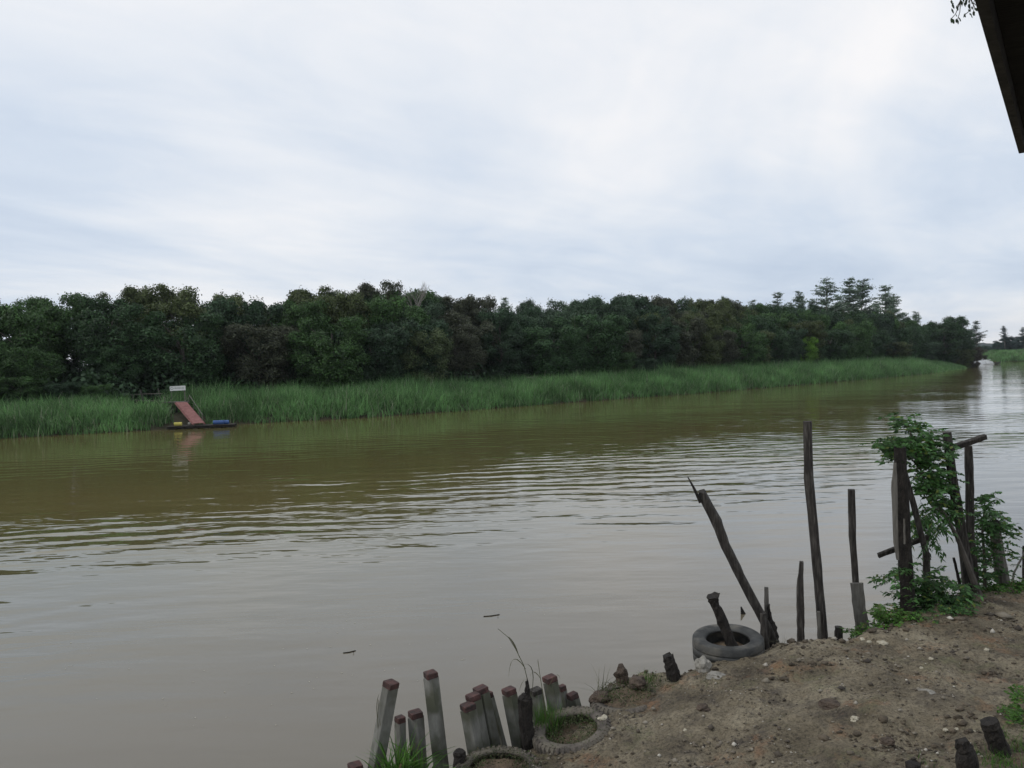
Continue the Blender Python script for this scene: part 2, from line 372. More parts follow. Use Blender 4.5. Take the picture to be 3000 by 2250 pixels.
# ------------------------------------------------------------------ reeds on the far bank (one mass)
def blades(cx, cy, cz, H, nb, spread, width, lean=.25, seg_n=3, r=rng):
    """clumps of curved blades; one row of arrays per clump"""
    n = len(cx)*nb
    bx = np.repeat(cx, nb)+r.normal(0, spread, n); by = np.repeat(cy, nb)+r.normal(0, spread, n); bz = np.repeat(cz, nb)
    h = np.repeat(H, nb)*r.uniform(.6, 1.08, n); a = r.uniform(0, 2*np.pi, n); l = np.abs(r.normal(0, lean, n))+.06
    w = width*r.uniform(.6, 1.3, n); fa = r.uniform(0, np.pi, n)
    V = []; ts = np.linspace(0, 1, seg_n+1)
    for t in ts:
        off = l*h*t**2; zz = bz+h*(t-.35*l*t**3); ww = w*(1-t*.92)*(.6+t if t < .4 else 1)
        X = bx+np.cos(a)*off; Y = by+np.sin(a)*off
        V.append(np.stack([X-np.cos(fa)*ww/2, Y-np.sin(fa)*ww/2, zz], 1)); V.append(np.stack([X+np.cos(fa)*ww/2, Y+np.sin(fa)*ww/2, zz], 1))
    V = np.stack(V, 1); k = V.shape[1]; base = np.arange(n)*k
    Fq = np.concatenate([np.stack([base+2*i, base+2*i+1, base+2*i+3, base+2*i+2], 1) for i in range(seg_n)])
    return V.reshape(-1, 3), Fq
def reeds():
    sL = seg[3]-25; sR = seg[14]+10
    n = 17000; s = sL+(sR-sL)*rng.uniform(0, 1, n)**1.15; off = np.abs(rng.uniform(-.2, 12.5, n))
    x, y = fbP(s, off); px = np.array([to_px((a, b, 2))[0] for a, b in zip(x, y)])
    hn = np.array([noise.noise(Vector((a*.12, b*.12, 4))) for a, b in zip(x, y)])
    H = (2.3+.75*hn+.35*rng.normal(0, 1, n).clip(-1, 1)*.6)*np.interp(off, [0, 1, 3, 9], [.55, .8, 1, 1.15])
    H *= np.interp(px, [0, 400, 560, 1500, 2000, 2600, 2700, 2760, 2830], [.85, .75, 1.12, 1.02, 1.2, 1.4, 1.15, .75, .35])
    H *= 1-.35*np.interp(px, [2650, 2830], [0, 1])
    keep = ~((px > 486) & (px < 590) & (off < 5.6)) & ~((px > 380) & (px < 500) & (off > 7)); x, y, off, H = x[keep], y[keep], off[keep], H[keep]
    z = np.array([far_z(o) for o in off])-.1
    V, Fq = blades(x, y, z, H*rng.uniform(.72, 1.15, len(H)), 15, .32, .105, .6)
    props(link('riverside_reeds', mesh_np('riverside_reeds', V, Fq), M['reed']), 'band of tall green cane grass along the far bank below the forest', 'grass', kind='stuff')
reeds()

# ------------------------------------------------------------------ trees
def crown_mesh(name, seed, H, Rw, zlow, nl, per, leaf=.3, lobe=(1.1, 2.1), shape=1.0):
    r = np.random.default_rng(seed); C = []; rad = []
    for i in range(nl):
        t = r.uniform(0, 1); z = zlow*H+(H*.93-zlow*H)*t
        prof = math.sin(math.pi*min(1, (.22+.78*(1-t))**shape*.72+.18))            # narrower at the very top
        ang = r.uniform(0, 2*np.pi); q = Rw*prof*(.45+.55*math.sqrt(r.uniform(0, 1)))
        C.append((math.cos(ang)*q, math.sin(ang)*q, z)); rad.append(r.uniform(*lobe)*(1-.35*t))
    C = np.array(C); rad = np.array(rad); n = nl*per
    ci = np.repeat(np.arange(nl), per)
    D = unit(r.normal(0, 1, (n, 3))); D[:,2] = np.where(r.uniform(0,1,n) < .55, np.abs(D[:,2]), D[:,2])
    rr = rad[ci]*(.55+.5*r.uniform(0, 1, n)**.5)
    # sub-clumps inside each lobe give ragged outlines
    sub = unit(r.normal(0, 1, (nl*9, 3))); sb = sub[(ci*9+r.integers(0, 9, n))]
    D2 = unit(D*.8+sb*.9)
    P = C[ci]+D2*rr[:, None]*np.array([1.05, 1.05, .85])+r.normal(0, .2, (n, 3))
    Nn = unit(D2+r.normal(0, .55, (n, 3))+np.array([0,0,.35])); T = unit(np.cross(Nn, r.normal(0, 1, (n, 3))))
    T[:,2] -= .25; T = unit(T)
    V, Fq = leaves_np(P, T, Nn, leaf*r.uniform(.6, 1.5, n), leaf*r.uniform(.5, 1.0, n))
    me = mesh_np(name, V, Fq); me.materials.append(M['crown']); return me, C, rad
def trunk_mesh(name, seed, H, C, th, mat='bark', wob=.35):
    rr = random.Random(seed); b = MB(); pts = []; k = 6
    for i in range(k+1):
        t = i/k; pts.append(Vector((rr.uniform(-wob, wob)*t, rr.uniform(-wob, wob)*t, t*H*.78)))
    b.tube(pts, [th*(1.25-.95*i/k) for i in range(k+1)], 8, .01, seed)
    for c in sorted(C, key=lambda c: -c[2])[::max(1, len(C)//11)]:
        c = Vector(c); z0 = max(.2*H, c.z*.62); i = min(k-1, int(z0/(H*.78)*k)); p = pts[i]+(pts[i+1]-pts[i])*((z0/(H*.78)*k)-i)
        mid = p.lerp(c, .5)+Vector((0,0,.3)); b.tube([p, mid, c], [th*.38, th*.25, th*.08], 5, .0, seed)
    me = bpy.data.meshes.new(name); me.from_pydata([tuple(v) for v in b.v], [], b.f); me.update(); me.materials.append(M[mat]); return me
def bushy_kind(i):
    H = 14; zl = [.06, .10, .05, .2, .08, .16, .06, .14][i]; Rw = [4.6, 5.2, 4.2, 4.8, 5.6, 4.0, 5.0, 4.5][i]
    cm, C, rad = crown_mesh('crown', 100+i, H, Rw, zl, [84,96,80,72,104,70,92,78][i], 420, [.27,.30,.24,.27,.32,.25,.28,.27][i], [(1.0,1.9),(1.1,2.1),(.9,1.8),(1.0,1.9),(1.1,2.2),(.9,1.8),(1.0,2.0),(.8,1.7)][i], [1,.8,1.2,1,.7,1.1,.9,1][i])
    return cm, trunk_mesh('trunk', 200+i, H, C, .28)
BUSHY = [bushy_kind(i) for i in range(8)]
def tiered_kind(i):
    """tall open tree with flat, separate tiers of foliage"""
    r = np.random.default_rng(300+i); rr = random.Random(300+i); H = 20; b = MB()
    top = Vector((rr.uniform(-.5,.5), rr.uniform(-.5,.5), H)); pts = [Vector((0,0,0)), Vector((.1,0,H*.4)), top*.75, top]
    b.tube(pts, [.24, .18, .1, .03], 7); Ps, Ds, Ns = [], [], []
    z = H*[.42,.5,.36,.46][i%4]
    while z < H*.985:
        t = (z-H*.4)/(H*.6); Lm = [2.9,3.4,2.6,3.1][i%4]*(1-max(t,0)**1.6*.8)*rr.uniform(.55,1.3)
        p0 = pts[1].lerp(top, (z-H*.4)/(H*.6)) if z > H*.4 else Vector((.1,0,z))
        for q in range(rr.randint(3, 6)):
            a = rr.uniform(0, 2*math.pi); ln = Lm*rr.uniform(.55, 1.1); up = rr.uniform(.1,.85)
            e = p0+Vector((math.cos(a)*ln, math.sin(a)*ln, ln*up)); mid = p0.lerp(e, .5)+Vector((0,0,.08*ln))
            b.tube([p0, mid, e], [.06*(1-t*.5), .04, .015], 4)
            n = int(80*ln/2); u = r.uniform(.2, 1.08, n); s = r.normal(0, .36, n)*(.4+u)
            pp = np.array(p0)[None]*(1-u[:,None])+np.array(e)[None]*u[:,None]; sd = np.array((-math.sin(a), math.cos(a), 0))
            pp = pp+sd[None]*s[:,None]; pp[:,2] += r.normal(0, .12, n)+.08-.35*u*u*ln*.3
            Ps.append(pp); dd = r.normal(0, 1, (n,3)); dd[:,2] *= .3; Ds.append(unit(dd)); nn = r.normal(0,.6,(n,3)); nn[:,2] += 1; Ns.append(unit(nn))
        z += rr.uniform(.3, .8)
    P = np.concatenate(Ps); D = np.concatenate(Ds); Nn = np.concatenate(Ns); n = len(P)
    V, Fq = leaves_np(P, D, Nn, .34*r.uniform(.6,1.4,n), .2*r.uniform(.7,1.3,n)); cm = mesh_np('crown', V, Fq); cm.materials.append(M['crown'])
    tm = bpy.data.meshes.new('trunk'); tm.from_pydata([tuple(v) for v in b.v], [], b.f); tm.update(); tm.materials.append(M['palebark']); return cm, tm
TIER = [tiered_kind(i) for i in range(4)]
COLS = {'dark green': (.040,.082,.032), 'mid green': (.052,.106,.032), 'olive green': (.072,.094,.034), 'dull brown': (.062,.070,.042), 'grey green': (.052,.088,.048), 'blackish green': (.036,.068,.034)}
def place_tree(kind, x, y, z, h, H0, wide, col, label, group, name='forest_tree', rz=None):
    o = empty(name, (x, y, z), label, 'tree', group); o.rotation_euler.z = rng.uniform(0, 6.28) if rz is None else rz
    k = h/H0; o.scale = (k*wide, k*wide, k)
    t = link('trunk', kind[1], None, o); c = link('crown', kind[0], None, o); j = rng.uniform(.85, 1.15)
    c.color = (col[0]*j, col[1]*j, col[2]*j, 1); return o
TOP = [(-600,865),(0,862),(60,872),(120,884),(200,868),(300,862),(380,850),(540,840),(640,842),(690,868),(750,888),(800,880),(850,895),(900,868),(960,850),(1010,838),(1050,834),(1100,848),(1150,866),(1250,872),(1300,868),(1340,872),(1400,896),(1450,900),(1500,915),(1550,908),(1600,884),(1650,870),(1700,880),(1800,875),(1900,886),(2000,888),(2100,890),(2200,902),(2300,906),(2440,914),(2500,918),(2600,918),(2700,922),(2770,938),(2810,948),(2835,985),(2870,1010)]
def top_y(px): return float(np.interp(px, [a for a, b in TOP], [b for a, b in TOP]))
ORD = ['first','second','third','fourth','fifth','sixth','seventh','eighth','ninth','tenth','eleventh','twelfth','thirteenth','fourteenth','fifteenth','sixteenth','seventeenth','eighteenth','nineteenth','twentieth']
def zonal(px, row, r):
    """which colour a crown has, following the photograph from left to right"""
    if px < 450: w = {'dark green': 3, 'mid green': 4, 'olive green': 1, 'grey green': 1}
    elif px < 800: w = {'dark green': 2, 'blackish green': 2, 'dull brown': 2, 'olive green': 2}
    elif px < 1200: w = {'mid green': 2, 'olive green': 1, 'blackish green': 3, 'dull brown': 2}
    elif px < 1500: w = {'dull brown': 3, 'blackish green': 2, 'grey green': 1}
    elif px < 1800: w = {'dark green': 3, 'grey green': 2, 'blackish green': 2}
    elif px < 2150: w = {'dull brown': 2, 'blackish green': 2, 'olive green': 2, 'dark green': 1}
    else: w = {'dark green': 3, 'mid green': 2, 'olive green': 1, 'blackish green': 2}
    if row != 'front row': w = {k: (v*2 if k in ('olive green', 'mid green') else v) for k, v in w.items()}
    return r.choices(list(w), list(w.values()))[0]
def forest():
    r = random.Random(11); todo = []
    sL = seg[3]-8; sR = seg[14]+130
    for row, off, step, lo, hi in (('front row', 14.5, 8.6, .60, .82), ('middle row', 20.5, 8.2, .80, .97), ('skyline row', 28, 6.2, .97, 1.03)):
        s = sL+(r.uniform(0, 4))
        while s < sR:
            o_ = off+r.uniform(-2, 2); x, y = fbP(s, o_, 14); px, _ = to_px((x, y, 2))
            if px > 2775 or (s > seg[14]+6 and row != 'front row'): s += step; continue
            z = far_z(o_); dep = (Vector((x, y, z))-CAM).dot(fw)
            hs = CAM.z+(horizon(px)-top_y(px))/F_PX*dep-z
            if px < 470 and row == 'front row': f = r.uniform(lo-.1, hi-.08)
            else: f = r.uniform(lo, hi)
            if row == 'skyline row' and r.random() < .25: f = r.uniform(.9, .96)
            todo.append([row, float(x), float(y), z, hs*f, px, zonal(px, row, r)]); s += step*r.uniform(.82, 1.18)*(1+.25*(s > sL+200))
    cnt = {}
    for row, x, y, z, h, px, cn in sorted(todo, key=lambda t: t[5]):
        cnt[(row, cn)] = cnt.get((row, cn), 0)+1; k = cnt[(row, cn)]
        lab = f'{ORD[k-1]} {cn} leafy tree from the left in the {row} of the far forest'
        ki = r.choice([0,1,2,4,6] if row == 'front row' else range(8)); wide = 14/h*r.uniform(.85, 1.08)*(1 if row == 'front row' else .92)
        wide = min(max(wide, .75), 1.25)
        place_tree(BUSHY[ki], x, y, z-.2, h*1.07, 14, wide, COLS[cn], lab, 'trees of the forest on the far bank')
    print('trees', len(todo))
forest()
def tree_at(kind, px, pytop, off, H0, wide, col, label, group=None, name='tree'):
    s = s_of_px(px)
    for _ in range(8):       # slide along the bank until the tree stands on its bearing
        x, y = fbP(s, off, 14); q, _y = to_px((x, y, 2)); s += (px-q)/F_PX*y*.8
    z = far_z(off); dep = (Vector((x, y, z))-CAM).dot(fw); h = CAM.z+(horizon(px)-pytop)/F_PX*dep-z
    return place_tree(kind, float(x), float(y), z-.1, h, H0, wide, col, label, group, name)
tg = 'tall open trees rising above the forest'
pal = (.12,.175,.115)
for px, py, w, k, lab in ((1478,872,.9,3,'small thin-topped tree poking above the skyline just right of the dip in the forest'),
        (2135,866,.8,2,'slim pale-trunked tree topping the forest left of the tiered group'),
        (2296,855,1.1,0,'leftmost tall tiered tree, dense and dark, right of the slim pale trunk'),
        (2372,853,1.05,3,'airy flat-topped tiered tree between the dense dark one and the tallest group'),
        (2448,815,1.25,1,'dark spire-shaped tiered tree, left one of the tallest group of three'),
        (2518,812,1.35,2,'highest tiered tree, feathery and grey, middle one of the tallest group'),
        (2562,819,1.45,3,'wide-branched tiered tree, right one of the tallest group, long boughs to the right'),
        (2672,834,1.4,0,'cone-shaped tiered tree standing alone right of the tallest group'),
        (2732,858,1.1,1,'drooping thin tiered tree beside the lone cone-shaped one'),
        (2215,880,1.0,3,'feathery tree top between the slim pale trunk and the dense dark tiered tree'),
        (2340,884,1.2,1,'low feathery crown filling the gap below the airy flat-topped tree'),
        (2410,872,1.2,2,'low feathery crown just left of the spire-shaped tree'),
        (2485,862,1.2,0,'feathery crown tucked between the spire-shaped and the highest tree'),
        (2615,880,1.3,2,'low spreading feathery crown left of the lone cone-shaped tree'),
        (2700,884,1.3,3,'low feathery crown between the cone-shaped and the drooping tree')):
    tree_at(TIER[k], px, py, 27, 20, w, pal, lab, tg, 'tiered_tree')
tree_at(TIER[3], 2794, 910, 20, 20, 1.2, pal, 'small bare-topped twiggy tree at the right shoulder of the forest', tg, 'tiered_tree')
for px, py, lab in ((2194,905,'thin pale-trunked tree standing at the forest front, right half'),(2015,935,'short pale-trunked tree in front of the brownish crowns'),(1690,925,'slender tree with a visible grey trunk at the forest front, centre'),(2560,930,'pale-stemmed tree at the forest front below the highest tiered tree')):
    tree_at(TIER[2], px, py, 12.2, 20, .9, COLS['mid green'], lab, 'pale-trunked trees at the forest front', 'slender_tree')
tree_at(BUSHY[5], 2362, 985, 12.5, 14, 1.2, (.12,.24,.03), 'bright yellow-green young tree in front of the dark forest, right half', None, 'bright_tree')
tree_at(BUSHY[0], 1225, 955, 13.5, 14, 1.3, (.085,.115,.05), 'big rounded vine-draped tree bulging toward the reeds below the bare tree', None, 'draped_tree')
for px, py, c, lab in ((60,1100,'mid green','light green rounded bush at the forest foot, left edge of the picture'),(170,1118,'blackish green','dark shaggy bush left of the jetty walkway'),(290,1122,'mid green','lighter bush directly left of the jetty walkway'),
        (1800,1030,'mid green','green hump-shaped bush in front of the forest middle'),(1880,1048,'grey green','grey-green bush right of the hump-shaped one'),(1640,1050,'dark green','dark bush at the forest foot left of the hump-shaped one'),(2640,1000,'olive green','olive bush at the forest foot below the lone cone-shaped tree'),(2740,1000,'grey green','greyish bush near the end of the forest')):
    tree_at(BUSHY[6], px, py, 12.5, 14, 1.7, COLS[c], lab, 'bushes at the forest foot', 'bush')
# bare grey tree on the skyline
def bare_tree(px, pytop, off):
    s = s_of_px(px)
    for _ in range(8):
        x, y = fbP(s, off, 14); q, _y = to_px((x, y, 2)); s += (px-q)/F_PX*y*.8
    z = far_z(off); dep = (Vector((x, y, z))-CAM).dot(fw); h = CAM.z+(horizon(px)-pytop)/F_PX*dep-z
    o = empty('bare_tree', (float(x), float(y), z), 'leafless pale grey tree with fine twigs above the forest skyline', 'tree'); b = MB(); tw = MB(); rr = random.Random(5)
    base = Vector((x, y, z)); b.tube([base, base+Vector((.2,0,h*.3)), base+Vector((0,0,h*.62))], [.3,.25,.2], 7)
    def grow(p, d, l, r_, n):
        e = p+d*l; (b if n > 2 else tw).tube([p, p.lerp(e,.5)+Vector((rr.uniform(-.1,.1)*l,0,0)), e], [r_, r_*.8, r_*.6], 4)
        if n == 0: return
        for _ in range(2 if n < 4 else 4):
            grow(e, (d+Vector((rr.uniform(-.6,.6), rr.uniform(-.6,.6), rr.uniform(0,.45)))).normalized(), l*rr.uniform(.65,.95), r_*.62, n-1)
    grow(base+Vector((0,0,h*.6)), Vector((0,0,1)), h*.09, .13, 5)
    b.build('trunk', M['palebark'], o); tw.build('twigs', M['palebark'], o)
bare_tree(1222, 826, 22)
def undergrowth():
    """dark shrub layer below and behind the front trees: a closed mass"""
    r = np.random.default_rng(50); n = 1100; s = r.uniform(seg[3]-15, seg[14]+60, n); off = r.uniform(13, 32, n); x, y = fbP(s, off, 14)
    z = 1.9+r.uniform(.2, 1, n)*np.interp(off, [13, 18, 32], [1.8, 4.5, 8.5]); per = 130; ci = np.repeat(np.arange(n), per); m_ = n*per
    D = unit(r.normal(0, 1, (m_, 3))); rad = r.uniform(1.2, 2.4, n)
    P = np.stack([x, y, z], 1)[ci]+D*rad[ci][:,None]*np.array([1.2,1.2,.9]); Nn = unit(D+r.normal(0,.5,(m_,3))); T = unit(np.cross(Nn, r.normal(0,1,(m_,3))))
    V, Fq = leaves_np(P, T, Nn, r.uniform(.35,.8,m_), r.uniform(.3,.6,m_))
    props(link('undergrowth', mesh_np('undergrowth', V, Fq), M['undergrowth']), 'dark tangle of shrubs under the forest trees behind the reeds', 'shrubs', kind='stuff')
undergrowth()

# far right: bend of the river, wooded hills, farther bank
def hills():
    V = []; ys = np.linspace(0, 1, 40); n = 200
    for j, t in enumerate(ys):
        Y = 700+900*t
        for i in range(n):
            px = 1500+(3300-1500)*i/(n-1)*1.0+0; X = (px-1500)/F_PX*Y
            ridge = np.interp(px, [1500,2700,2830,2860,2880,2900,2960,3100,3300],[10,10,12,17,19,18,14,17,15])
            h = ridge*math.sin(math.pi*min(1,t*1.25+.02)*.5)*(.8+.3*t)+3*noise.fractal(Vector((X*.02,Y*.02,1)),1,2,4)*t
            V.append((X, Y, h if 0 < i < n-1 else -1))
    i, j = np.meshgrid(np.arange(len(ys)-1), np.arange(n-1), indexing='ij'); a = (i*n+j).ravel()
    props(link('hills', mesh_np('hills', V, np.stack([a,a+1,a+1+n,a+n],1), True), M['hill']), kind='structure')
hills()
def far_right_bank():
    # low grassy mound and its soil on the outer side of the bend
    pts = [(2872,463),(2890,455),(2930,440),(3000,430),(3150,415),(3500,380)]
    V = []; ss = np.linspace(0, 1, 90); offs = [(-4,-1.0),(0,-.05),(3,1.2),(10,3.2),(22,5.0),(40,5.2),(150,4.5),(400,4)]
    for t in ss:
        q = t*(len(pts)-1); i = min(int(q), len(pts)-2); f = q-i; px = pts[i][0]*(1-f)+pts[i+1][0]*f; Y = pts[i][1]*(1-f)+pts[i+1][1]*f
        k = min(1, t*3.2+.08)
        for o_, z in offs:
            X = (px-1500)/F_PX*Y; V.append((X+o_*.2, Y+o_, z*(k if z > 0 else 1)+(.3*noise.noise(Vector((X*.1,(Y+o_)*.1,0))) if o_ > 0 else 0)))
    n = len(offs); i, j = np.meshgrid(np.arange(len(ss)-1), np.arange(n-1), indexing='ij'); a = (i*n+j).ravel()
    props(link('farther_bank_terrain', mesh_np('farther_bank_terrain', V, np.stack([a,a+1,a+1+n,a+n],1), True), M['farsoil']), kind='structure')
    V = np.array(V).reshape(len(ss), n, 3); r = np.random.default_rng(4); C = []
    for _ in range(3000):
        a, b_ = r.uniform(0, len(ss)-1.01), r.uniform(1, 4.9); i, j = int(a), int(b_); fa, fb_ = a-i, b_-j
        C.append((V[i,j]*(1-fa)+V[i+1,j]*fa)*(1-fb_)+(V[i,j+1]*(1-fa)+V[i+1,j+1]*fa)*fb_)
    C = np.array(C); v, f = blades(C[:,0], C[:,1], C[:,2]-.1, np.full(len(C), 1.9), 8, .9, .3, .3, 2, r)
    props(link('meadow_grass', mesh_np('meadow_grass', v, f), M['reed']), 'pale green grass on the rounded mound beyond the bend at the right edge', 'grass', kind='stuff')
far_right_bank()
def tree_w(kind, px, Y, pytop, z, H0, wide, col, label, group=None, name='tree'):
    X = W(px, 1100, Y).x; h = W(px, pytop, Y).z-z
    return place_tree(kind, X, Y, z, h, H0, wide, col, label, group, name)
for px, Y, py, z_, wd, cn, lab in ((2766,292,926,0,1.0,'dark green','rounded dark tree stepping down at the right end of the forest'),(2786,296,944,-.5,1.0,'grey green','lower greyish tree next down the slope of the forest end'),(2802,300,966,-1,1.0,'dark green','still lower dark tree near the tip of the forest'),
        (2816,310,992,-1.5,1.0,'blackish green','low dark bush closing the forest at its very tip'),(2806,292,1022,-2,1.6,'olive green','olive bush at the water under the forest tip')):
    tree_w(BUSHY[5 if wd == 1.0 else 6], px, Y, py, z_, 14, wd*1.25 if wd == 1.0 else wd, COLS[cn], lab, 'trees stepping down at the forest end', 'forest_tree')
tree_w(TIER[0], 2862, 330, 940, 1, 20, 1.45, (.06,.09,.065), 'lone umbrella-tiered tree leaning over the water past the end of the forest', None, 'tiered_tree')
tree_w(BUSHY[6], 2846, 305, 1016, -2.2, 14, 1.0, (.075,.065,.048), 'brownish drooping bush overhanging the water at the river bend', None, 'bush')
tree_w(BUSHY[4], 2870, 400, 1022, -2, 14, .9, (.07,.075,.045), 'low olive-brown bush right of the drooping one at the bend', None, 'bush')
tree_w(BUSHY[4], 2868, 470, 1012, -2, 14, 1.2, (.04,.07,.05), 'dark far tree behind the bushes at the bend', None, 'far_tree')
tree_w(TIER[3], 2944, 500, 955, 4, 20, 1.1, (.05,.08,.075), 'slim dark tree standing up above the farther bank', None, 'tiered_tree')
tree_w(TIER[1], 2998, 490, 958, 4, 20, 1.1, (.05,.08,.075), 'feathery tree cut by the right edge of the picture above the farther bank', None, 'tiered_tree')
rr = random.Random(3)
for i, px in enumerate((2905, 2925, 2945, 2968, 2990, 3012, 3035, 3075)):
    tree_w(BUSHY[rr.randrange(8)], px, 500+rr.uniform(-15, 20), [1012,1003,988,985,990,985,990,985][i], 3.5, 14, 1.5, (.04,.07,.06),
           ['low','rounded','taller','broad','dense','bushy','dark','last'][i]+' bluish-green tree behind the farther bank mound, '+ORD[i]+' from its left end', 'trees on the farther bank', 'far_tree')

# ------------------------------------------------------------------ jetty on the far bank
def jetty():
    org = W(575, 1256, 80); z0 = .28
    P0 = onz(490, 1262, .1); P1 = onz(688, 1248, .1)      # near edge of the raft
    P0 = Vector((W(488,1256,79.2).x, 79.2, 0)); P1 = Vector((W(688,1248,80.6).x, 80.6, 0)); dirv = (P1-P0).normalized(); nrm = Vector((-dirv.y, dirv.x, 0)); rz = math.atan2(dirv.y, dirv.x)
    root = empty('landing_raft', P0.lerp(P1,.5), 'low dark timber raft floating at the foot of the red ramp', 'raft')
    ln = (P1-P0).length; b = MB()
    for k in range(int(ln/.22)): b.box(P0+dirv*(k*.22+.11)+nrm*.9+Vector((0,0,z0)), .2, 1.8, .05, rz)
    b.build('deck', M['wood'], root)
    b = MB()
    for o_ in (.12, .9, 1.7): b.box(P0.lerp(P1,.5)+nrm*o_+Vector((0,0,z0-.13)), ln, .14, .16, rz)
    b.build('beam', M['blackwood'], root)
    for k in range(6):
        b = MB(); c = P0+dirv*(.5+k*(ln-1)/5)+Vector((0,0,.02)); b.tube([c+nrm*.05, c+nrm*1.75], [.24,.24], 14); b.build('float', M['blackwood'], root, smooth=False)
    # ramp
    root = empty('ramp', W(580,1237,80.0), 'faded red sloping ramp leading from the bank down to the raft', 'ramp')
    A0, A1 = W(514,1178,84.5), W(548,1178,84.8); B0, B1 = W(566,1240,80.1), W(599,1238,80.4)
    b = MB(); n = 14
    for k in range(n):
        t0, t1 = k/n, (k+.93)/n; a, c = A0.lerp(B0,t0), A1.lerp(B1,t0); d, e = A0.lerp(B0,t1), A1.lerp(B1,t1); dn = Vector((0,0,-.06))
        b.add([a,c,e,d,a+dn,c+dn,e+dn,d+dn], [(0,3,2,1),(4,5,6,7),(0,1,5,4),(1,2,6,5),(2,3,7,6),(3,0,4,7)])
    b.build('tread_boards', M['ramp'], root)
    for a, c in ((A0,B0),(A1,B1)):
        b = MB(); b.loft([a+Vector((0,0,-.15)), c+Vector((0,0,-.13))], chamfer(.1,.2)); b.build('side_beam', M['ramp'], root)
    b = MB(); h0 = Vector((.25,0,.75)); h1 = Vector((0,0,.6)); b.loft([A1+h0, B1.lerp(A1,.1)+h1], chamfer(.055,.055))
    b.build('handrail', M['palewood'], root)
    for t in (.02,.35,.7,.88):
        p = A1.lerp(B1,t); b = MB(); b.loft([p+Vector((0,0,-.1)), p+h0.lerp(h1,t)], chamfer(.05,.05)); b.build('rail_post', M['palewood'], root)
    # upper deck and walkway
    root = empty('jetty', W(500,1190,85.2), 'timber jetty platform on posts with a rail half hidden in the reeds', 'jetty')
    a = W(480,1184,85.4); c = W(549,1178,85.6); b = MB(); mid = a.lerp(c,.5); mid.z = 2.5; b.box(mid, (c-a).length, 1.5, .1, .05); b.build('platform', M['palewood'], root)
    for px, dy in ((484,-.6),(505,-.6),(517,.5),(545,-.6)):
        p = W(px,1184,85.4+dy); p.z = 2.45; b = MB(); b.loft([p, Vector((p.x,p.y,-.5))], chamfer(.14,.14)); b.build('leg', M['blackwood'], root)
    for px in (545,483):
        p = W(px,1180,85.0); p.z = 2.55; b = MB(); b.loft([p, p+Vector((.02,0,.55))], chamfer(.07,.07)); b.build('short_post', M['palewood'], root)
    root = empty('walkway', W(425,1170,89), 'grey plank walkway with a thin rail and leaning posts left of the sign', 'walkway')
    a = W(365,1172,90); c = W(486,1176,88); b = MB(); b.loft([a, c], chamfer(.12,1.2)); b.build('planking', M['wood'], root)
    b = MB(); b.loft([W(368,1158,89.5), W(424,1154,89), W(476,1153,88)], chamfer(.07,.07)); b.build('rail', M['palewood'], root)
    for x0,y0,x1,y1 in ((411,1141,421,1166),(463,1138,475,1170),(388,1158,396,1180),(372,1158,372,1185)):
        b = MB(); b.loft([W(x0,y0,88.6), W(x1,y1+14,88.5)], chamfer(.15,.12)); b.build('rail_post', M['wood'], root)
    b = MB(); b.loft([W(380,1176,88.9), W(392,1163,88.9)], chamfer(.06,.06)); b.build('brace', M['palewood'], root)
    # sign
    root = empty('sign_board', W(521,1170,85.8), 'small white rectangular sign board on posts above the ramp', 'sign')
    c = W(520.5,1137.5,85.8); tl = Matrix.Rotation(R(-1.5),3,'Y'); b = MB(); b.box(c, 1.68, .05, .50, 0, tl); b.build('board', M['white'], root)
    b = MB(); e = c+Vector((-.62,-.03,0))
    vs = [e+Vector((math.cos(t)*.15,0,math.sin(t)*.15)) for t in np.linspace(0,2*math.pi,17)[:-1]]+[e+Vector((math.cos(t)*.1,0,math.sin(t)*.1)) for t in np.linspace(0,2*math.pi,17)[:-1]]
    b.add(vs, [(i,(i+1)%16,16+(i+1)%16,16+i) for i in range(16)]); b.build('emblem', M['greyink'], root)
    b = MB(); x = -.38; q = random.Random(2)
    while x < .7: w_ = q.uniform(.03,.07); b.box(c+Vector((x,-.028,.02)), w_, .005, .13, 0, tl); x += w_+q.uniform(.02,.05)
    b.build('lettering', M['greyink'], root)
    for dx in (-.7,.7):
        b = MB(); b.loft([c+Vector((dx,.05,.2)), Vector((c.x+dx,c.y+.05,1.2))], chamfer(.06,.06)); b.build('post', M['palewood'], root)
    def drum(px, py, Y, ln, r_, mat, name, lab, rz):
        c = W(px, py, Y); c.z = z0+.03+r_; d = Vector((math.cos(rz), math.sin(rz), 0)); o = empty(name, c-Vector((0,0,r_)), lab, 'drum')
        b = MB(); b.tube([c+d*(ln*t-ln/2) for t in (0,.03,.3,.33,.36,.64,.67,.7,.97,1)], [r_*.9,r_,r_,r_*1.05,r_,r_,r_*1.05,r_,r_,r_*.9], 18); b.build('body', M[mat], o, smooth=False)
        b = MB(); e = c-d*(ln/2); b.tube([e+Vector((0,0,r_*.5)), e-d*.04+Vector((0,0,r_*.5))], [.05,.05], 8); b.build('bung', M[mat], o)
    drum(522,1247,79.9,.72,.19,'yellow','yellow_drum','yellow plastic drum lying on the left end of the raft',rz)
    drum(640,1240,80.9,1.0,.21,'blue','blue_drum','blue plastic drum lying on the right end of the raft, left of its twin',rz)
    drum(660,1241,81.2,.75,.2,'blue','blue_drum','shorter blue plastic drum at the right end of the raft',rz)
    c = W(554,1245,80.2); b = MB(); b.tube([c, c+Vector((.02,0,.22)), c+Vector((.02,0,.26))], [.13,.14,.08], 10); props(b.build('bucket', M['stone'], None, c, True), 'small grey bucket at the foot of the red ramp', 'bucket')
jetty()

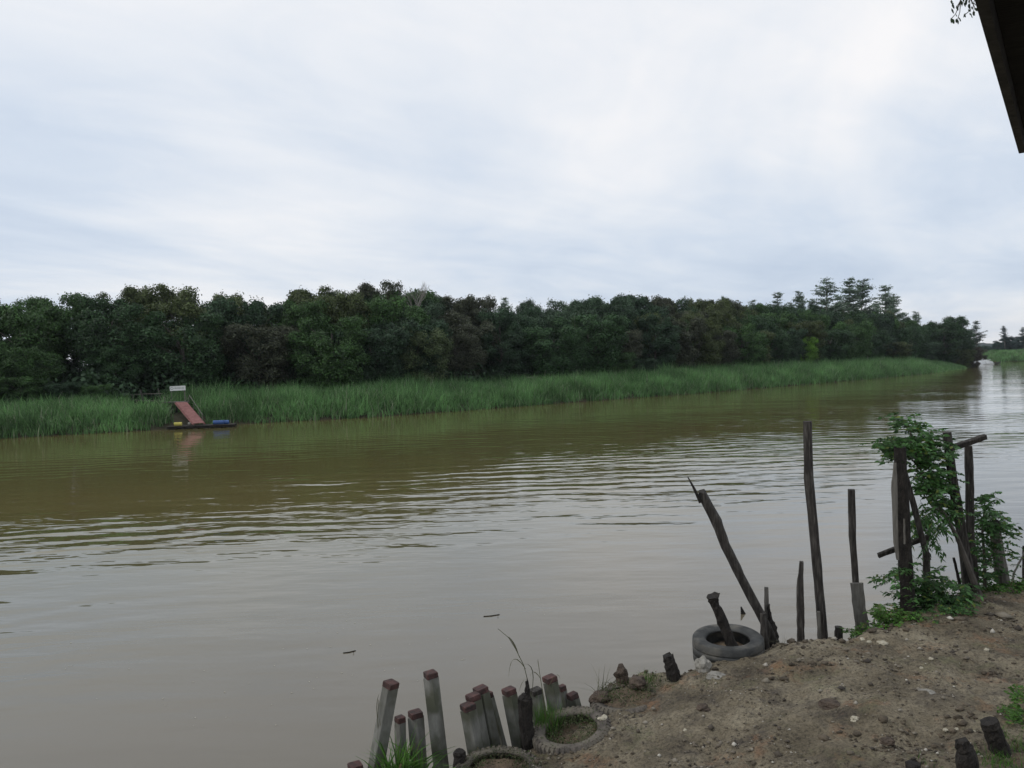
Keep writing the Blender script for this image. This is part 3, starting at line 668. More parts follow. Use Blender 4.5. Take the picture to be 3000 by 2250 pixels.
# ------------------------------------------------------------------ motorboat and its spray, far away
def boat():
    c = onz(2913, 1067, 0); root = empty('motorboat', c, 'tiny dark motorboat throwing white spray at the far river bend', 'boat'); b = MB()
    rings = []
    for x, w, zt, zb in ((-2.6,.85,.7,.0),(-1,.95,.75,-.1),(1,.85,.85,-.1),(2.2,.5,1.0,.1),(2.9,.06,1.15,.6)):
        rings.append([(x,-w,zt),(x,-w*.75,zb+.1),(x,0,zb),(x,w*.75,zb+.1),(x,w,zt),(x,w*.85,zt-.12),(x,0,zt-.3),(x,-w*.85,zt-.12)])
    vs = [c+Vector(p) for r_ in rings for p in r_]; fs = [(i*8+j,i*8+(j+1)%8,(i+1)*8+(j+1)%8,(i+1)*8+j) for i in range(4) for j in range(8)]+[tuple(range(7,-1,-1)), tuple(range(32,40))]
    b.add(vs, fs); b.build('hull', M['hull'], root)
    b = MB(); b.box(c+Vector((-2.8,0,.75)), .35,.4,.6); b.build('outboard_motor', M['hull'], root)
    def rider(x, lab, mat):
        o = empty('person', c+Vector((x,0,.5)), lab, 'person', 'people seated in the motorboat'); b = MB(); p = c+Vector((x,0,.45))
        b.tube([p, p+Vector((0,0,.15)), p+Vector((0,0,.4)), p+Vector((0,0,.56)), p+Vector((0,0,.62)), p+Vector((.01,0,.68)), p+Vector((.02,0,.8)), p+Vector((.01,0,.88))], [.17,.18,.2,.18,.07,.08,.11,.04], 10)
        b.tube([p+Vector((0,-.1,.08)), p+Vector((.4,-.13,.12)), p+Vector((.42,-.13,-.3))], [.09,.08,.06], 8); b.tube([p+Vector((0,.1,.08)), p+Vector((.4,.13,.12)), p+Vector((.42,.13,-.3))], [.09,.08,.06], 8)
        b.tube([p+Vector((0,-.2,.5)), p+Vector((.12,-.24,.28)), p+Vector((.34,-.18,.22))], [.06,.05,.04], 6); b.tube([p+Vector((0,.2,.5)), p+Vector((.12,.24,.28)), p+Vector((.34,.18,.22))], [.06,.05,.04], 6)
        b.build('body', M['skin'], o, smooth=True); b = MB(); b.tube([p+Vector((0,0,.05)), p+Vector((0,0,.4)), p+Vector((0,0,.59))], [.195,.215,.13], 10); b.build('shirt', M[mat], o, smooth=True)
    rider(-1.9, 'person in a pale shirt steering from the stern of the motorboat', 'shirt'); rider(.4, 'person in dark clothes sitting toward the bow of the motorboat', 'hull')
    r = np.random.default_rng(8); n = 5000; t = r.uniform(0,1,n); X = c.x-1.5-t*8+r.normal(0,.5,n); Y = c.y+r.normal(0,1,n)*(.6+t*1.6); Z = np.abs(r.normal(0,1,n))*.8*np.sin(np.pi*np.clip(t*.8+.2,0,1))
    P = np.stack([X,Y,Z],1); D = unit(r.normal(0,1,(n,3))); U = unit(r.normal(0,1,(n,3))); V, Fq = leaves_np(P, D, U, r.uniform(.2,.6,n), r.uniform(.2,.5,n))
    props(link('wake_spray', mesh_np('wake_spray', V, Fq), M['foam']), 'white spray thrown up behind the far motorboat', 'spray', kind='stuff')
    n = 700; X = c.x-rng.uniform(8,30,n); Y = c.y-rng.uniform(-3,3,n)+(c.x-X)*-.35; P = np.stack([X,Y,np.full(n,.03)],1); D = unit(np.stack([np.ones(n),rng.normal(0,.1,n),np.zeros(n)],1)); U = np.tile([0,0,1.],(n,1))
    V, Fq = leaves_np(P, D, U, rng.uniform(.5,1.8,n), rng.uniform(.1,.4,n)); V[:,2] = .03
    props(link('wake_foam', mesh_np('wake_foam', V, Fq), M['foam']), 'thin white foam line trailing from the far motorboat', 'foam', kind='stuff')
boat()

# ------------------------------------------------------------------ concrete piles
def pile(xt, yt, xb, yb, Y, wpx, lab, twist, Yb=None, group='red-topped concrete piles at the water edge', topm='redpaint', band=.058):
    """square pile: top centre and a lower point on its axis in the picture, at depth Y"""
    T = W(xt, yt, Y); B = W(xb, yb, Yb or Y); d = (B-T).normalized(); w = 1.1*wpx*Y/F_PX/(abs(math.cos(twist))+abs(math.sin(twist)))
    zb = -1.3; B2 = T+d*((T.z-zb)/-d.z); s = int(abs(xt*7+yt))
    o = empty('concrete_pile', B2, lab, 'pile', group)
    c1 = T+d*band; pts = [c1.lerp(B2, t) for t in (0,.12,.25,.4,.55,.7,.85,1)]
    b = MB(); b.loft(pts, chamfer(w,w,.05), twist, .0012, s); b.build('shaft', M['concrete'], o)
    b = MB(); sl = Vector((random.Random(s).uniform(-.01,.01),0,.012)); b.loft([c1+d*-.001, c1.lerp(T,.5), T-d*.0, T-d*.012], [chamfer(w*1.012,w*1.012,.05)]*3+[chamfer(w*.97,w*.97,.08)], twist, .003, s+1); b.build('painted_top', M[topm], o)
P_ = pile
P_(1146,2000,1092,2300,10.0,46,'tall pale concrete pile leaning right, leftmost of the tall red-topped ones',R(52))
P_(1172,2102,1176,2300,10.25,32,'short concrete pile just right of and behind the tall leaning one',R(38))
P_(1217,2087,1232,2300,10.3,44,'short squat pile between the left leaning pile and the tallest pile',R(28))
P_(1261,1971,1292,2240,10.2,42,'tallest of the red-topped concrete piles, leaning left, standing clear',R(28))
P_(1041,2241,1044,2330,9.9,46,'pile with only its red top showing at the bottom edge of the picture',R(28))
P_(1370,2065,1396,2215,10.1,46,'front pile of the close group of four in the middle, lowest top',R(30))
P_(1385,2037,1414,2190,10.25,44,'second pile of the close middle group, red top half hidden',R(30))
P_(1407,2016,1440,2170,10.4,45,'highest pile of the close middle group',R(30))
P_(1432,2031,1466,2160,10.6,24,'narrow pile peeping out at the right of the close middle group',R(30))
P_(1490,2020,1521,2180,10.4,42,'broad pile standing alone just left of the black rotten post',R(30))
P_(1569,2021,1590,2150,10.8,40,'grey-topped pile right behind the black rotten post',R(28),topm='wood',band=.05)
P_(1610,1984,1634,2110,10.8,42,'tall red-topped pile rising behind the bright green tuft',R(28))
P_(1646,2011,1664,2110,11.0,24,'thin dark-topped pile between the tall and the rightmost pile',R(28))
P_(1676,2034,1696,2110,10.9,34,'rightmost and lowest red-topped pile, next to the lugged tyre',R(28))

def groundY(px, py): return hit(px, py).y
def wpost(name, lab, pts, wid, mat, Y, cat='post', group=None, rect=True, depth=None, twist=.3, jit=.004, rag=0, Ys=None, sub=4, sink=0):
    """weathered timber: picture points top to bottom at depth Y with widths in pixels"""
    P = [W(x, y, (Ys[i] if Ys else Y)) for i, (x, y) in enumerate(pts)]; wm = [w*Y/F_PX for w in wid]
    if sink: P.append(P[-1]+(P[-1]-P[-2]).normalized()*sink); wm.append(wm[-1])
    Q, Wd = [], []
    for i in range(len(P)-1):
        for k in range(sub): t = k/sub; Q.append(P[i].lerp(P[i+1], t)); Wd.append(wm[i]*(1-t)+wm[i+1]*t)
    Q.append(P[-1]); Wd.append(wm[-1]); rr = random.Random(int(pts[0][0]))
    prof = []
    for w in Wd:
        w *= 1+rr.uniform(-.04,.04)
        prof.append(chamfer(w/1.12, (depth or w), .14) if rect else [(math.cos(2*math.pi*k/10)*w/2, math.sin(2*math.pi*k/10)*w/2) for k in range(10)])
    b = MB(); b.loft(Q, prof, twist, jit, int(pts[0][1]))
    if rag:    # splintered top
        n = 8 if rect else 10
        for k in range(n):
            v = Vector(b.v[k]); b.v[k] = tuple(v+Vector((0,0,rr.uniform(-rag*.3, rag))))
    if cat is None: return b
    o = b.build(name, M[mat], None, P[-1]); return props(o, lab, cat, group)
TG = 'old timber posts along the bank edge'
# leaning post with splinter
wpost('timber_post','long dark post leaning steeply to the left with a thin splinter at its tip',[(2055,1445),(2100,1530),(2125,1598),(2170,1690),(2235,1812),(2258,1858)],[24,32,28,28,27,27],'wood',12.0,group=TG,sink=.4,rag=.05,jit=.005)
sp = wpost('splinter','',[(2015,1397),(2035,1434),(2052,1472)],[3,8,10],'blackwood',11.96,cat=None,jit=.001)
lead = [o for o in COL.objects if o.name == 'timber_post'][0]; sp.build('splinter', M['blackwood'], lead, lead.location)
wpost('timber_post','thin upright slat standing behind the broken stub beside the big tyre',[(2245,1720),(2246,1800),(2247,1870)],[13,14,16],'palewood',12.1,group=TG,sink=.3,depth=.03)
wpost('broken_stump','short flat-topped broken stub beside the thin slat',[(2235,1796),(2238,1830),(2240,1872)],[17,21,26],'wood',11.9,'stump',rect=False,sink=.3)
wpost('broken_stump','jagged black stump spreading at its foot behind the broken stub',[(2252,1778),(2256,1815),(2262,1838),(2262,1872)],[7,15,28,38],'blackwood',12.05,'stump',rag=.06,sink=.3,rect=False,jit=.012)
wpost('timber_post','short tapered plank post standing alone, left of the tall post',[(2348,1645),(2344,1720),(2345,1780),(2346,1864)],[11,21,24,23],'wood',12.5,group=TG,sink=.35,depth=.09)
wpost('timber_post','tallest slightly bent post at the water edge, standing clear of the plants',[(2365,1234),(2369,1400),(2388,1597),(2401,1740),(2411,1864)],[25,26,26,27,28],'wood',12.5,group=TG,sink=.35,twist=.5)
wpost('broken_stump','small grey stub touching the foot of the tallest post',[(2398,1792),(2400,1862)],[10,12],'palewood',12.35,'stump',sink=.3)
wpost('broken_stump','knee-high stub wrapped in weeds right of the tallest post',[(2457,1836),(2457,1866)],[22,24],'wood',12.6,'stump',rect=False,sink=.3)
wpost('timber_post','thin dark post rising behind the slanted pale plank',[(2494,1434),(2497,1570),(2508,1720),(2516,1850)],[21,21,20,20],'wood',12.9,group=TG,sink=.35)
wpost('plank','wide pale plank set upright, slanting, in front of the thin dark post',[(2510,1708),(2517,1780),(2530,1852)],[39,40,42],'palewood',12.6,'plank',depth=.05,sink=.35)
# big post with board
wpost('timber_post','thick dark post beneath the sapling crown with a hollow pale-edged board',[(2636,1310),(2641,1450),(2650,1600),(2658,1720),(2663,1826)],[34,42,42,44,44],'blackwood',12.4,group=TG,sink=.4,twist=.5)
wpost('plank','long pale board nailed along the left of the thick dark post',[(2622,1356),(2620,1430),(2624,1590),(2630,1640)],[8,18,14,8],'palewood',12.2,'plank',depth=.04)
wpost('plank','narrow light lath edging the front of the thick dark post',[(2649,1520),(2650,1594)],[5,5],'palewood',12.12,'plank',depth=.02)
wpost('plank','dark cross board sticking out left and right of the thick post',[(2573,1628),(2650,1598),(2722,1572)],[17,17,17],'wood',12.65,'plank',depth=.05)
wpost('brace','slanting brace from the top of the thick post down to a short post',[(2638,1345),(2672,1460),(2697,1560),(2714,1622)],[17,18,18,18],'wood',12.5,'brace',depth=.06,sink=.1)
wpost('timber_post','short post carrying the foot of the slanting brace among the weeds',[(2714,1618),(2715,1690),(2718,1800)],[20,21,22],'wood',12.9,group=TG,sink=.4)
wpost('timber_post','leaning square post holding one end of the short raised cross beam',[(2774,1266),(2790,1400),(2812,1530),(2830,1640),(2846,1760)],[25,28,30,34,40],'wood',13.2,group=TG,sink=.5,twist=.4)
wpost('timber_post','upright post under the raised cross beam, nearer the right edge',[(2837,1306),(2841,1430),(2842,1560),(2850,1680),(2858,1770)],[22,24,25,30,36],'wood',13.5,group=TG,sink=.5,twist=.4)
wpost('cross_beam','short beam slanting upward across the tops of two posts',[(2786,1313),(2836,1297),(2887,1279)],[18,18,18],'wood',13.32,'beam',depth=.08)
wpost('timber_post','thick pale broken post wrapped in leaves near the right edge',[(2914,1542),(2924,1620),(2940,1710)],[30,34,38],'palewood',13.9,group=TG,rect=False,sink=.5,rag=.06)
wpost('post_cap','dark rotten top of the pale broken post',[(2908,1534),(2917,1548)],[36,42],'blackwood',13.88,cat=None,rect=False,rag=.04,jit=.01).build('rotten_top', M['blackwood'], [o for o in COL.objects if o.get('label','').startswith('thick pale broken')][0])
wpost('stick','thin black stick standing left of the double post',[(2794,1634),(2803,1672),(2812,1712)],[7,8,9],'blackwood',13.4,'stick',rect=False,sink=.3)
wpost('stick','thin bent twig rising beside the block at the right edge',[(3003,1615),(2985,1650),(2970,1680),(2966,1705)],[4,5,6,6],'palewood',14.3,'stick',rect=False,sink=.2)
wpost('timber_post','dark stake cut by the right edge of the picture',[(3003,1600),(3003,1700)],[12,14],'blackwood',14.4,group=TG,sink=.4)
# stump in the big tyre, others
wpost('rotten_stump','blackened rotten log leaning out of the big smooth tyre',[(2088,1746),(2092,1764),(2112,1812),(2132,1860),(2150,1905)],[40,26,30,32,34],'blackwood',11.3,'stump',rect=False,rag=.05,jit=.012,sink=.3)
wpost('rotten_stump','jagged black rotten post between the concrete piles and the bright green tuft',[(1545,2000),(1545,2032),(1538,2045),(1540,2110),(1552,2210)],[8,16,44,40,38],'blackwood',10.1,'stump',rect=False,rag=.06,jit=.012,sink=.6)
wpost('rotten_stump','low black stump at the bottom edge between the tallest pile and the buried tyre',[(1346,2200),(1347,2225),(1345,2300)],[34,40,40],'blackwood',9.6,'stump',rect=False,rag=.02,jit=.008,sink=.5)
wpost('cut_stump','short dark stump on the bank lip left of the big tyre',[(1956,1922),(1965,1950),(1974,1985)],[32,38,42],'blackwood',11.0,'stump',rect=False,rag=.03,jit=.008,sink=.3)
wpost('cut_stump','round flat-topped stump leaning left at the lower right',[(2897,2112),(2912,2150),(2930,2200)],[50,54,56],'blackwood',groundY(2930,2200),'stump',rect=False,jit=.006,sink=.3,sub=5)
wpost('cut_stump','jagged split stump at the lower right, left of the flat-topped one',[(2818,2178),(2830,2205),(2835,2290)],[38,60,66],'blackwood',groundY(2835,2285),'stump',rect=False,rag=.07,jit=.012,sink=.2)
wpost('cut_stump','stump top barely showing at the bottom edge, lower right',[(2675,2240),(2678,2290)],[42,50],'blackwood',groundY(2678,2285),'stump',rect=False,rag=.03,jit=.008,sink=.2)

# ------------------------------------------------------------------ tyres
def tyre(c, axis, Ro, Wd, lab, mat, lugs=False, rim=.56, name='tyre'):
    """open tyre: lathe of a hollow casing about axis; lugs or grooves on the tread"""
    axis = Vector(axis).normalized(); a = axis.cross(Vector((0,1,.1))).normalized(); b2 = axis.cross(a).normalized(); o = empty(name, c-axis*(Wd/2), lab, 'tyre'); n = 72
    prof = [(rim,-.34),(rim+.03,-.42),(.70,-.47),(.86,-.5),(.955,-.49),(.99,-.44),(1,-.2),(1,-.17),(.975,-.165),(.975,-.135),(1,-.13),(1,.13),(.975,.135),(.975,.165),(1,.17),(1,.2),(.99,.44),(.955,.49),(.86,.5),(.70,.47),(rim+.03,.42),(rim,.34),(rim+.05,.36),(.72,.44),(.88,.42),(.94,.3),(.95,0),(.94,-.3),(.88,-.42),(.72,-.44),(rim+.05,-.36)]
    m_ = len(prof); vs = []
    for i in range(n):
        t = 2*math.pi*i/n; e = a*math.cos(t)+b2*math.sin(t); wob = 1+.012*math.sin(3*t+1)+.008*math.sin(5*t)
        for r_, h in prof: vs.append(c+e*(r_*Ro*wob)+axis*(h*Wd))
    fs = [(i*m_+j, i*m_+(j+1)%m_, ((i+1)%n)*m_+(j+1)%m_, ((i+1)%n)*m_+j) for i in range(n) for j in range(m_)]
    b = MB(); b.add(vs, fs); b.build('casing', M[mat], o, smooth=True)
    if lugs:
        b = MB(); k = 44
        for i in range(k):
            t = 2*math.pi*i/k; e = a*math.cos(t)+b2*math.sin(t); tg_ = axis.cross(e)
            for sgn in (1,-1):
                q = []
                for r_, h, sk in ((.90,.50,0),(1.0,.40,0),(1.012,.20,.35),(1.012,.02,.6)):
                    p = c+e*(r_*Ro)+axis*(h*Wd*sgn)+tg_*(sk*.06*sgn); q.append((p, tg_*(Ro*.042), e*.018+axis*(.018*sgn if r_ < .95 else 0)))
                V2 = []
                for p, w, u in q: V2 += [p-w-u*.6, p+w-u*.6, p+w*.8+u, p-w*.8+u]
                F2 = [(0,1,2,3),(12,15,14,13)]+[(x*4+y, x*4+(y+1)%4, (x+1)*4+(y+1)%4, (x+1)*4+y) for x in range(3) for y in range(4)]
                b.add(V2, F2)
        b.build('tread_lugs', M[mat], o)
    return o, a, b2
def mound(name, c, a, b2, ax, rad, h, lab, mat='soil', seed=0, cat='soil', kind='stuff'):
    V = []; F_ = []; nr, n = 9, 28
    for i in range(nr+1):
        for k in range(n):
            q = i/nr*rad; t = 2*math.pi*k/n; p = a*math.cos(t)*q+b2*math.sin(t)*q
            hh = h*(1-(i/nr)**2)+.06*noise.noise((c+p)*5+Vector((seed,0,0)))+.025*noise.noise((c+p)*16); V.append(c+p+ax*hh)
    for i in range(nr):
        for k in range(n): F_.append((i*n+k, i*n+(k+1)%n, (i+1)*n+(k+1)%n, (i+1)*n+k))
    b = MB(); b.add(V, F_); return props(b.build(name, M[mat], None, c, True), lab, cat, kind=kind)
c4 = W(2133,1898,11.55); ax4 = Vector((.10,-.06,1)).normalized(); ax4 = Vector((-.03,-.04,1)).normalized()
o, a, b2 = tyre(c4, ax4, .51, .36, 'large smooth grey tyre on the bank lip with a rotten log in it', 'rubber', rim=.60)
mound('tyre_soil', c4-ax4*.10, a, b2, ax4, .44, .10, 'brown soil heaped inside the large smooth tyre', seed=3)
c2 = W(1678,2158,10.1); ax2 = Vector((-.17,-.10,1)).normalized()
o, a, b2 = tyre(c2, ax2, .50, .26, 'tyre with chunky tread lugs and moss inside, at the right end of the piles', 'muddyrubber', True, rim=.66)
mound('tyre_soil', c2-ax2*.06, a, b2, ax2, .45, .10, 'orange-brown soil inside the lugged tyre', seed=5); T2 = (c2, a, b2, ax2)
c1 = W(1462,2284,9.4); ax1 = Vector((0,-.06,1)).normalized()
o, a, b2 = tyre(c1, ax1, .53, .26, 'mud-caked tyre sunk in the ground at the bottom edge of the picture', 'muddyrubber', True, rim=.72); T1 = (c1, a, b2, ax1)
mound('tyre_soil', c1-ax1*.0, a, b2, ax1, .48, .12, 'mossy soil filling the mud-caked tyre at the bottom edge', seed=9)
c3 = hit(1835,2030); ax3 = Vector((-.13,.03,1)).normalized()
o, a, b2 = tyre(c3-ax3*.155, ax3, .50, .22, 'almost buried tyre whose pale tread arcs out of the ground below the clods', 'muddyrubber', True, rim=.76); T3 = (c3, a, b2, ax3)
mound('tyre_soil', c3-ax3*.08, a, b2, ax3, .44, .08, 'dark soil inside the almost buried tyre', seed=12)

# ------------------------------------------------------------------ clods and stones
def rock(name, px, py, w, h, mat, lab, cat='stone', seed=0, flat=.5, up=0, Y=None, group=None):
    p = W(px, py, Y) if Y else hit(px, py); s = w*p.y/F_PX/2; sh = h*p.y/F_PX/2
    bm = bmesh.new(); bmesh.ops.create_icosphere(bm, subdivisions=3, radius=1)
    for v in bm.verts:
        q = v.co*1.6+Vector((seed*3.1,0,0)); k = 1+.45*noise.noise(q)+.18*noise.noise(q*3); v.co = Vector((v.co.x*s*k, v.co.y*s*.8*k, v.co.z*max(sh*1.1, s*.25)*k))
    me = bpy.data.meshes.new(name); bm.to_mesh(me); bm.free()
    o = link(name, me, M[mat]); o.location = p+Vector((0,0,sh*.4+up)); o.rotation_euler.z = seed; return props(o, lab, cat, group)
rock('earth_clod',1822,1995,48,60,'clod','reddish-brown upright clod of earth on the bank lip',cat='clod',seed=1)
rock('earth_clod',1868,2008,60,34,'clod','low dark clod right of the reddish upright clod',cat='clod',seed=2)
rock('earth_clod',1760,2050,66,34,'clod','crumbly grey clod at the left corner of the bank lip',cat='clod',seed=3)
rock('earth_clod',1935,1965,60,30,'soil','brown clod at the foot of the stump on the lip',cat='clod',seed=4)
rock('stone',2058,1962,50,50,'stone','rounded grey stone just below the left side of the big tyre',seed=5)
rock('stone',2095,1985,50,22,'stone','buff stone lying below the big tyre',seed=6)
rock('stone',1768,2115,32,15,'palestone','yellowish stone resting on the rim of the lugged tyre',seed=7,Y=10.15,up=.03)
rock('stone',2008,2141,14,8,'palestone','small pale stone on bare earth right of the buried tyre',seed=8)
rock('stone',2586,1886,26,11,'palestone','flat cream stone below the green weeds',seed=9)
rock('stone',2546,1882,15,7,'palestone','smaller cream stone left of the flat cream one',seed=10)
rock('stone',2527,1874,16,7,'palestone','leftmost small cream stone by the weed patch',seed=11)
rock('slab',2716,2034,56,16,'stone','flat grey broken slab on the bare ground at the right',seed=12,cat='slab')
rock('stone',2505,2110,28,16,'palestone','buff stone on the ground below the dark ridge of earth',seed=13)
rock('stone',2285,2116,16,8,'palestone','small white stone in the gravel patch, lower middle',seed=14)
rock('stone',2895,1772,22,22,'clod','reddish rounded stone at the edge of the weeds, right',seed=15)
rock('concrete_block',2994,1688,34,30,'stone','grey concrete lump at the right edge beside the twig',seed=16,cat='block')
rock('earth_clod',2060,2080,44,22,'clod','dark mossy lump in the middle of the bare earth',cat='clod',seed=17)
rock('earth_clod',2430,2070,70,26,'clod','long dark lump of earth right of centre',cat='clod',seed=18)
rock('earth_clod',2600,2175,44,18,'clod','dark lump of earth near the bottom edge, right',cat='clod',seed=19)
rock('stone',2252,1880,30,14,'clod','brown clod at the foot of the broken stubs',cat='clod',seed=20)
rock('earth_clod',2355,1872,60,16,'clod','crumbled brown earth at the foot of the tapered plank post',cat='clod',seed=21)
for i,(px,py) in enumerate(((2802,2098),(2770,2140),(2802,2138),(2853,2146),(2728,1932),(2700,1960),(2890,1905))):
    rock('stone',px,py,15,8,'palestone',['small white stone above the split stump','left of two small white stones above the split stump','right of two small white stones above the split stump','small white stone left of the flat-topped stump','small white stone uphill of the grey slab','pebble-sized white stone uphill left of the grey slab','white stone near the right edge above the slab'][i],seed=30+i)
# floating snag and leaf litter on the water
b = MB(); p = onz(2179,1800,0); s = p.y/F_PX; b.add([p+Vector((-9*s,0,-.05)),p+Vector((11*s,.02,-.05)),p+Vector((4*s,.1,-.05)),p+Vector((-8*s,.04,22*s)),p+Vector((-3*s,.08,20*s))],[(0,1,3),(1,2,4,3),(2,0,3,4),(0,2,1)])
props(b.build('driftwood', M['blackwood'], None, p), 'small dark wedge of driftwood poking out of the water by the leaning post', 'driftwood')
for px, py, l, lab in ((1440,1805,.38,'thin dark twig floating on the water left of centre'),(1022,1912,.24,'small twig with an upright stub floating above the piles')):
    p = onz(px, py, .01); b = MB(); b.tube([p+Vector((-l/2,0,0)), p+Vector((0,.03,-.004)), p+Vector((l/2,.12,0))], [.008,.014,.008], 6); b.tube([p+Vector((l*.4,0,0)), p+Vector((l*.4,0,.04))], [.010,.006], 5)
    props(b.build('floating_twig', M['blackwood'], None, p), lab, 'twig')
def flecks():
    r = np.random.default_rng(21); n = 60; P = []
    while len(P) < n:
        k = r.integers(0, 5); cx, cy = [(1380,1715),(1000,1860),(200,1960),(1200,1900),(700,2050)][k]; q = onz(cx+r.normal(0,160), cy+r.normal(0,60), .006); P.append(tuple(q))
    P = np.array(P); D = unit(np.stack([r.normal(0,1,n), r.normal(0,.5,n), np.zeros(n)],1)); V, F_ = leaves_np(P, D, np.tile([0,0,1.],(n,1)), r.uniform(.02,.07,n), r.uniform(.01,.025,n)); V[:,2] = .006
    props(link('foam_flecks', mesh_np('foam_flecks', V, F_), M['palestone']), 'sparse white flecks of foam drifting on the near water', 'foam', kind='stuff')
flecks()

# gravel and crumbs of earth
def gravel():
    r = np.random.default_rng(12); n = 24000; base = np.array([(1,0,0),(0,1,0),(-1,0,0),(0,-1,0),(0,0,1),(0,0,-1)], float)
    F0 = np.array([(0,1,4),(1,2,4),(2,3,4),(3,0,4),(1,0,5),(2,1,5),(3,2,5),(0,3,5)]); V = []; F_ = []; cnt = 0
    for i in range(n):
        Y = 6+11*r.uniform(0,1)**.9; px = r.uniform(1300, 3100); X = (px-1500)/F_PX*Y
        if Y > edge_y(X)+.05: continue
        dn = noise.fractal(Vector((X*1.3, Y*1.3, 2)), 1, 2, 3)
        if r.uniform(0,1) > .18+1.8*max(0, dn+.02): continue
        s = .008*math.exp(abs(r.normal(0,.7))) ; v = base*r.uniform(.6,1.3,(6,1))*np.array([1, r.uniform(.6,1), r.uniform(.4,.8)])*s
        a = r.uniform(0,6.28); ca, sa = math.cos(a), math.sin(a); v = np.stack([v[:,0]*ca-v[:,1]*sa, v[:,0]*sa+v[:,1]*ca, v[:,2]],1)+np.array([X,Y,bank_z(X,Y)+s*.25]); V.append(v); F_.append(F0+cnt*6); cnt += 1
    props(link('gravel', mesh_np('gravel', np.concatenate(V), np.concatenate(F_)), M['gravel']), 'pebbles and crumbs of earth strewn over the trodden bank', 'gravel', kind='stuff')
gravel()
def clods():
    r = np.random.default_rng(33); bm = bmesh.new(); bmesh.ops.create_icosphere(bm, subdivisions=2, radius=1); base = np.array([tuple(v.co) for v in bm.verts]); F0 = np.array([[v.index for v in f.verts] for f in bm.faces]); bm.free(); V = []; F_ = []; c = 0
    for i in range(12000):
        Y = 7+10*r.uniform(0,1); px = r.uniform(1500, 3050); X = (px-1500)/F_PX*Y; e = edge_y(X)
        if Y > e+.25: continue
        d = e-Y; dn = noise.fractal(Vector((X*.9, Y*.9, 12)), 1, 2, 3)
        if r.uniform(0,1) > (.55*math.exp(-d/.25)+.9*max(0, dn-.12)): continue
        s = .012*math.exp(abs(r.normal(0,.55))); q = r.uniform(0,50,3); k = np.array([1+.8*noise.noise(Vector(b_)*2.2+Vector(q)) for b_ in base]); v = base*k[:,None]*s*np.array([r.uniform(.8,1.4), r.uniform(.7,1.1), r.uniform(.5,.8)])+np.array([X, Y, bank_z(X,Y)+s*.2])
        V.append(v); F_.append(F0+c*len(base)); c += 1
    print('clods', c); props(link('soil_crumbs', mesh_np('soil_crumbs', np.concatenate(V), np.concatenate(F_)), M['crumb']), 'dark crumbs and lumps of broken earth along the lip and in ruts of the bank', 'soil', kind='stuff')
clods()

# ------------------------------------------------------------------ grasses and weeds
def tuft(px, py, hpx, n, spread, mat, lab, Y=None, width=.018, lean=.45, name='grass_tuft', seed=0, group='grass tufts along the bank edge', cat='grass tuft'):
    p = W(px, py, Y) if Y else hit(px, py); r = np.random.default_rng(int(px)+seed); H = hpx*p.y/F_PX
    V, F_ = blades(np.array([0.]), np.array([0.]), np.array([-.08]), np.array([H]), n, spread*p.y/F_PX, width, lean, 5, r)
    o = link(name, mesh_np(name, V, F_), M[mat]); o.location = p; return props(o, lab, cat, group)
tuft(1165,2290,165,75,20,'grass','broad-bladed bright tuft in front of the leftmost tall pile',9.7,.048,.7)
tuft(1225,2300,170,60,20,'grass','arching bright tuft between the left piles and the tallest pile',9.8,.05,.75)
tuft(1600,2140,110,320,20,'grass','vivid green upright tuft right of the jagged black post',10.35,.010,.22)
tuft(1640,2120,55,120,18,'moss','dull green tuft under the tall right pile',10.4,.008,.5)
tuft(1765,2035,110,26,12,'drygrass','thin drooping dry tuft at the left corner of the bank lip',None,.012,.9)
tuft(1800,1990,75,22,10,'drygrass','stiff sparse tuft growing out of the reddish clod',None,.022,.7)
tuft(1905,1985,45,60,16,'grass','small tuft at the foot of the dark stump on the lip',None,.010,.6)
tuft(1960,1995,32,120,28,'moss','low patch of grass below the dark stump on the lip',None,.008,.7)
tuft(2265,1885,40,120,26,'grass','low green tuft at the foot of the broken stubs',None,.009,.6)
tuft(2300,1885,65,14,8,'drygrass','two arching stems between the stubs and the tapered post',None,.008,1.1)
tuft(2425,1862,110,34,14,'grass','long curved blades at the foot of the tallest post',None,.016,.55)
tuft(2450,1860,80,30,9,'grass','upright blades on the weed-wrapped stub',None,.012,.45)
tuft(1862,2135,40,50,14,'moss','little tuft growing in front of the buried tyre',None,.008,.6)
tuft(2080,1990,35,70,20,'moss','sparse grass below the stones at the big tyre',None,.008,.6)
tuft(2920,2235,70,110,30,'grass','bright grass around the foot of the flat-topped stump',None,.014,.6)
tuft(2975,2180,60,120,34,'grass','grass patch at the right edge beside the flat-topped stump',None,.012,.7)
tuft(2730,2250,50,40,20,'grass','grass blades at the bottom edge left of the split stump',None,.012,.7)
tuft(2985,2060,40,80,26,'moss','thin green patch at the right edge above the stump',None,.012,.7)
tuft(2100,1990,22,50,24,'moss','low weeds under the big tyre front',None,.008,.6)
tuft(2040,2075,26,60,18,'moss','green sprig on the dark mossy lump',None,.008,.6)
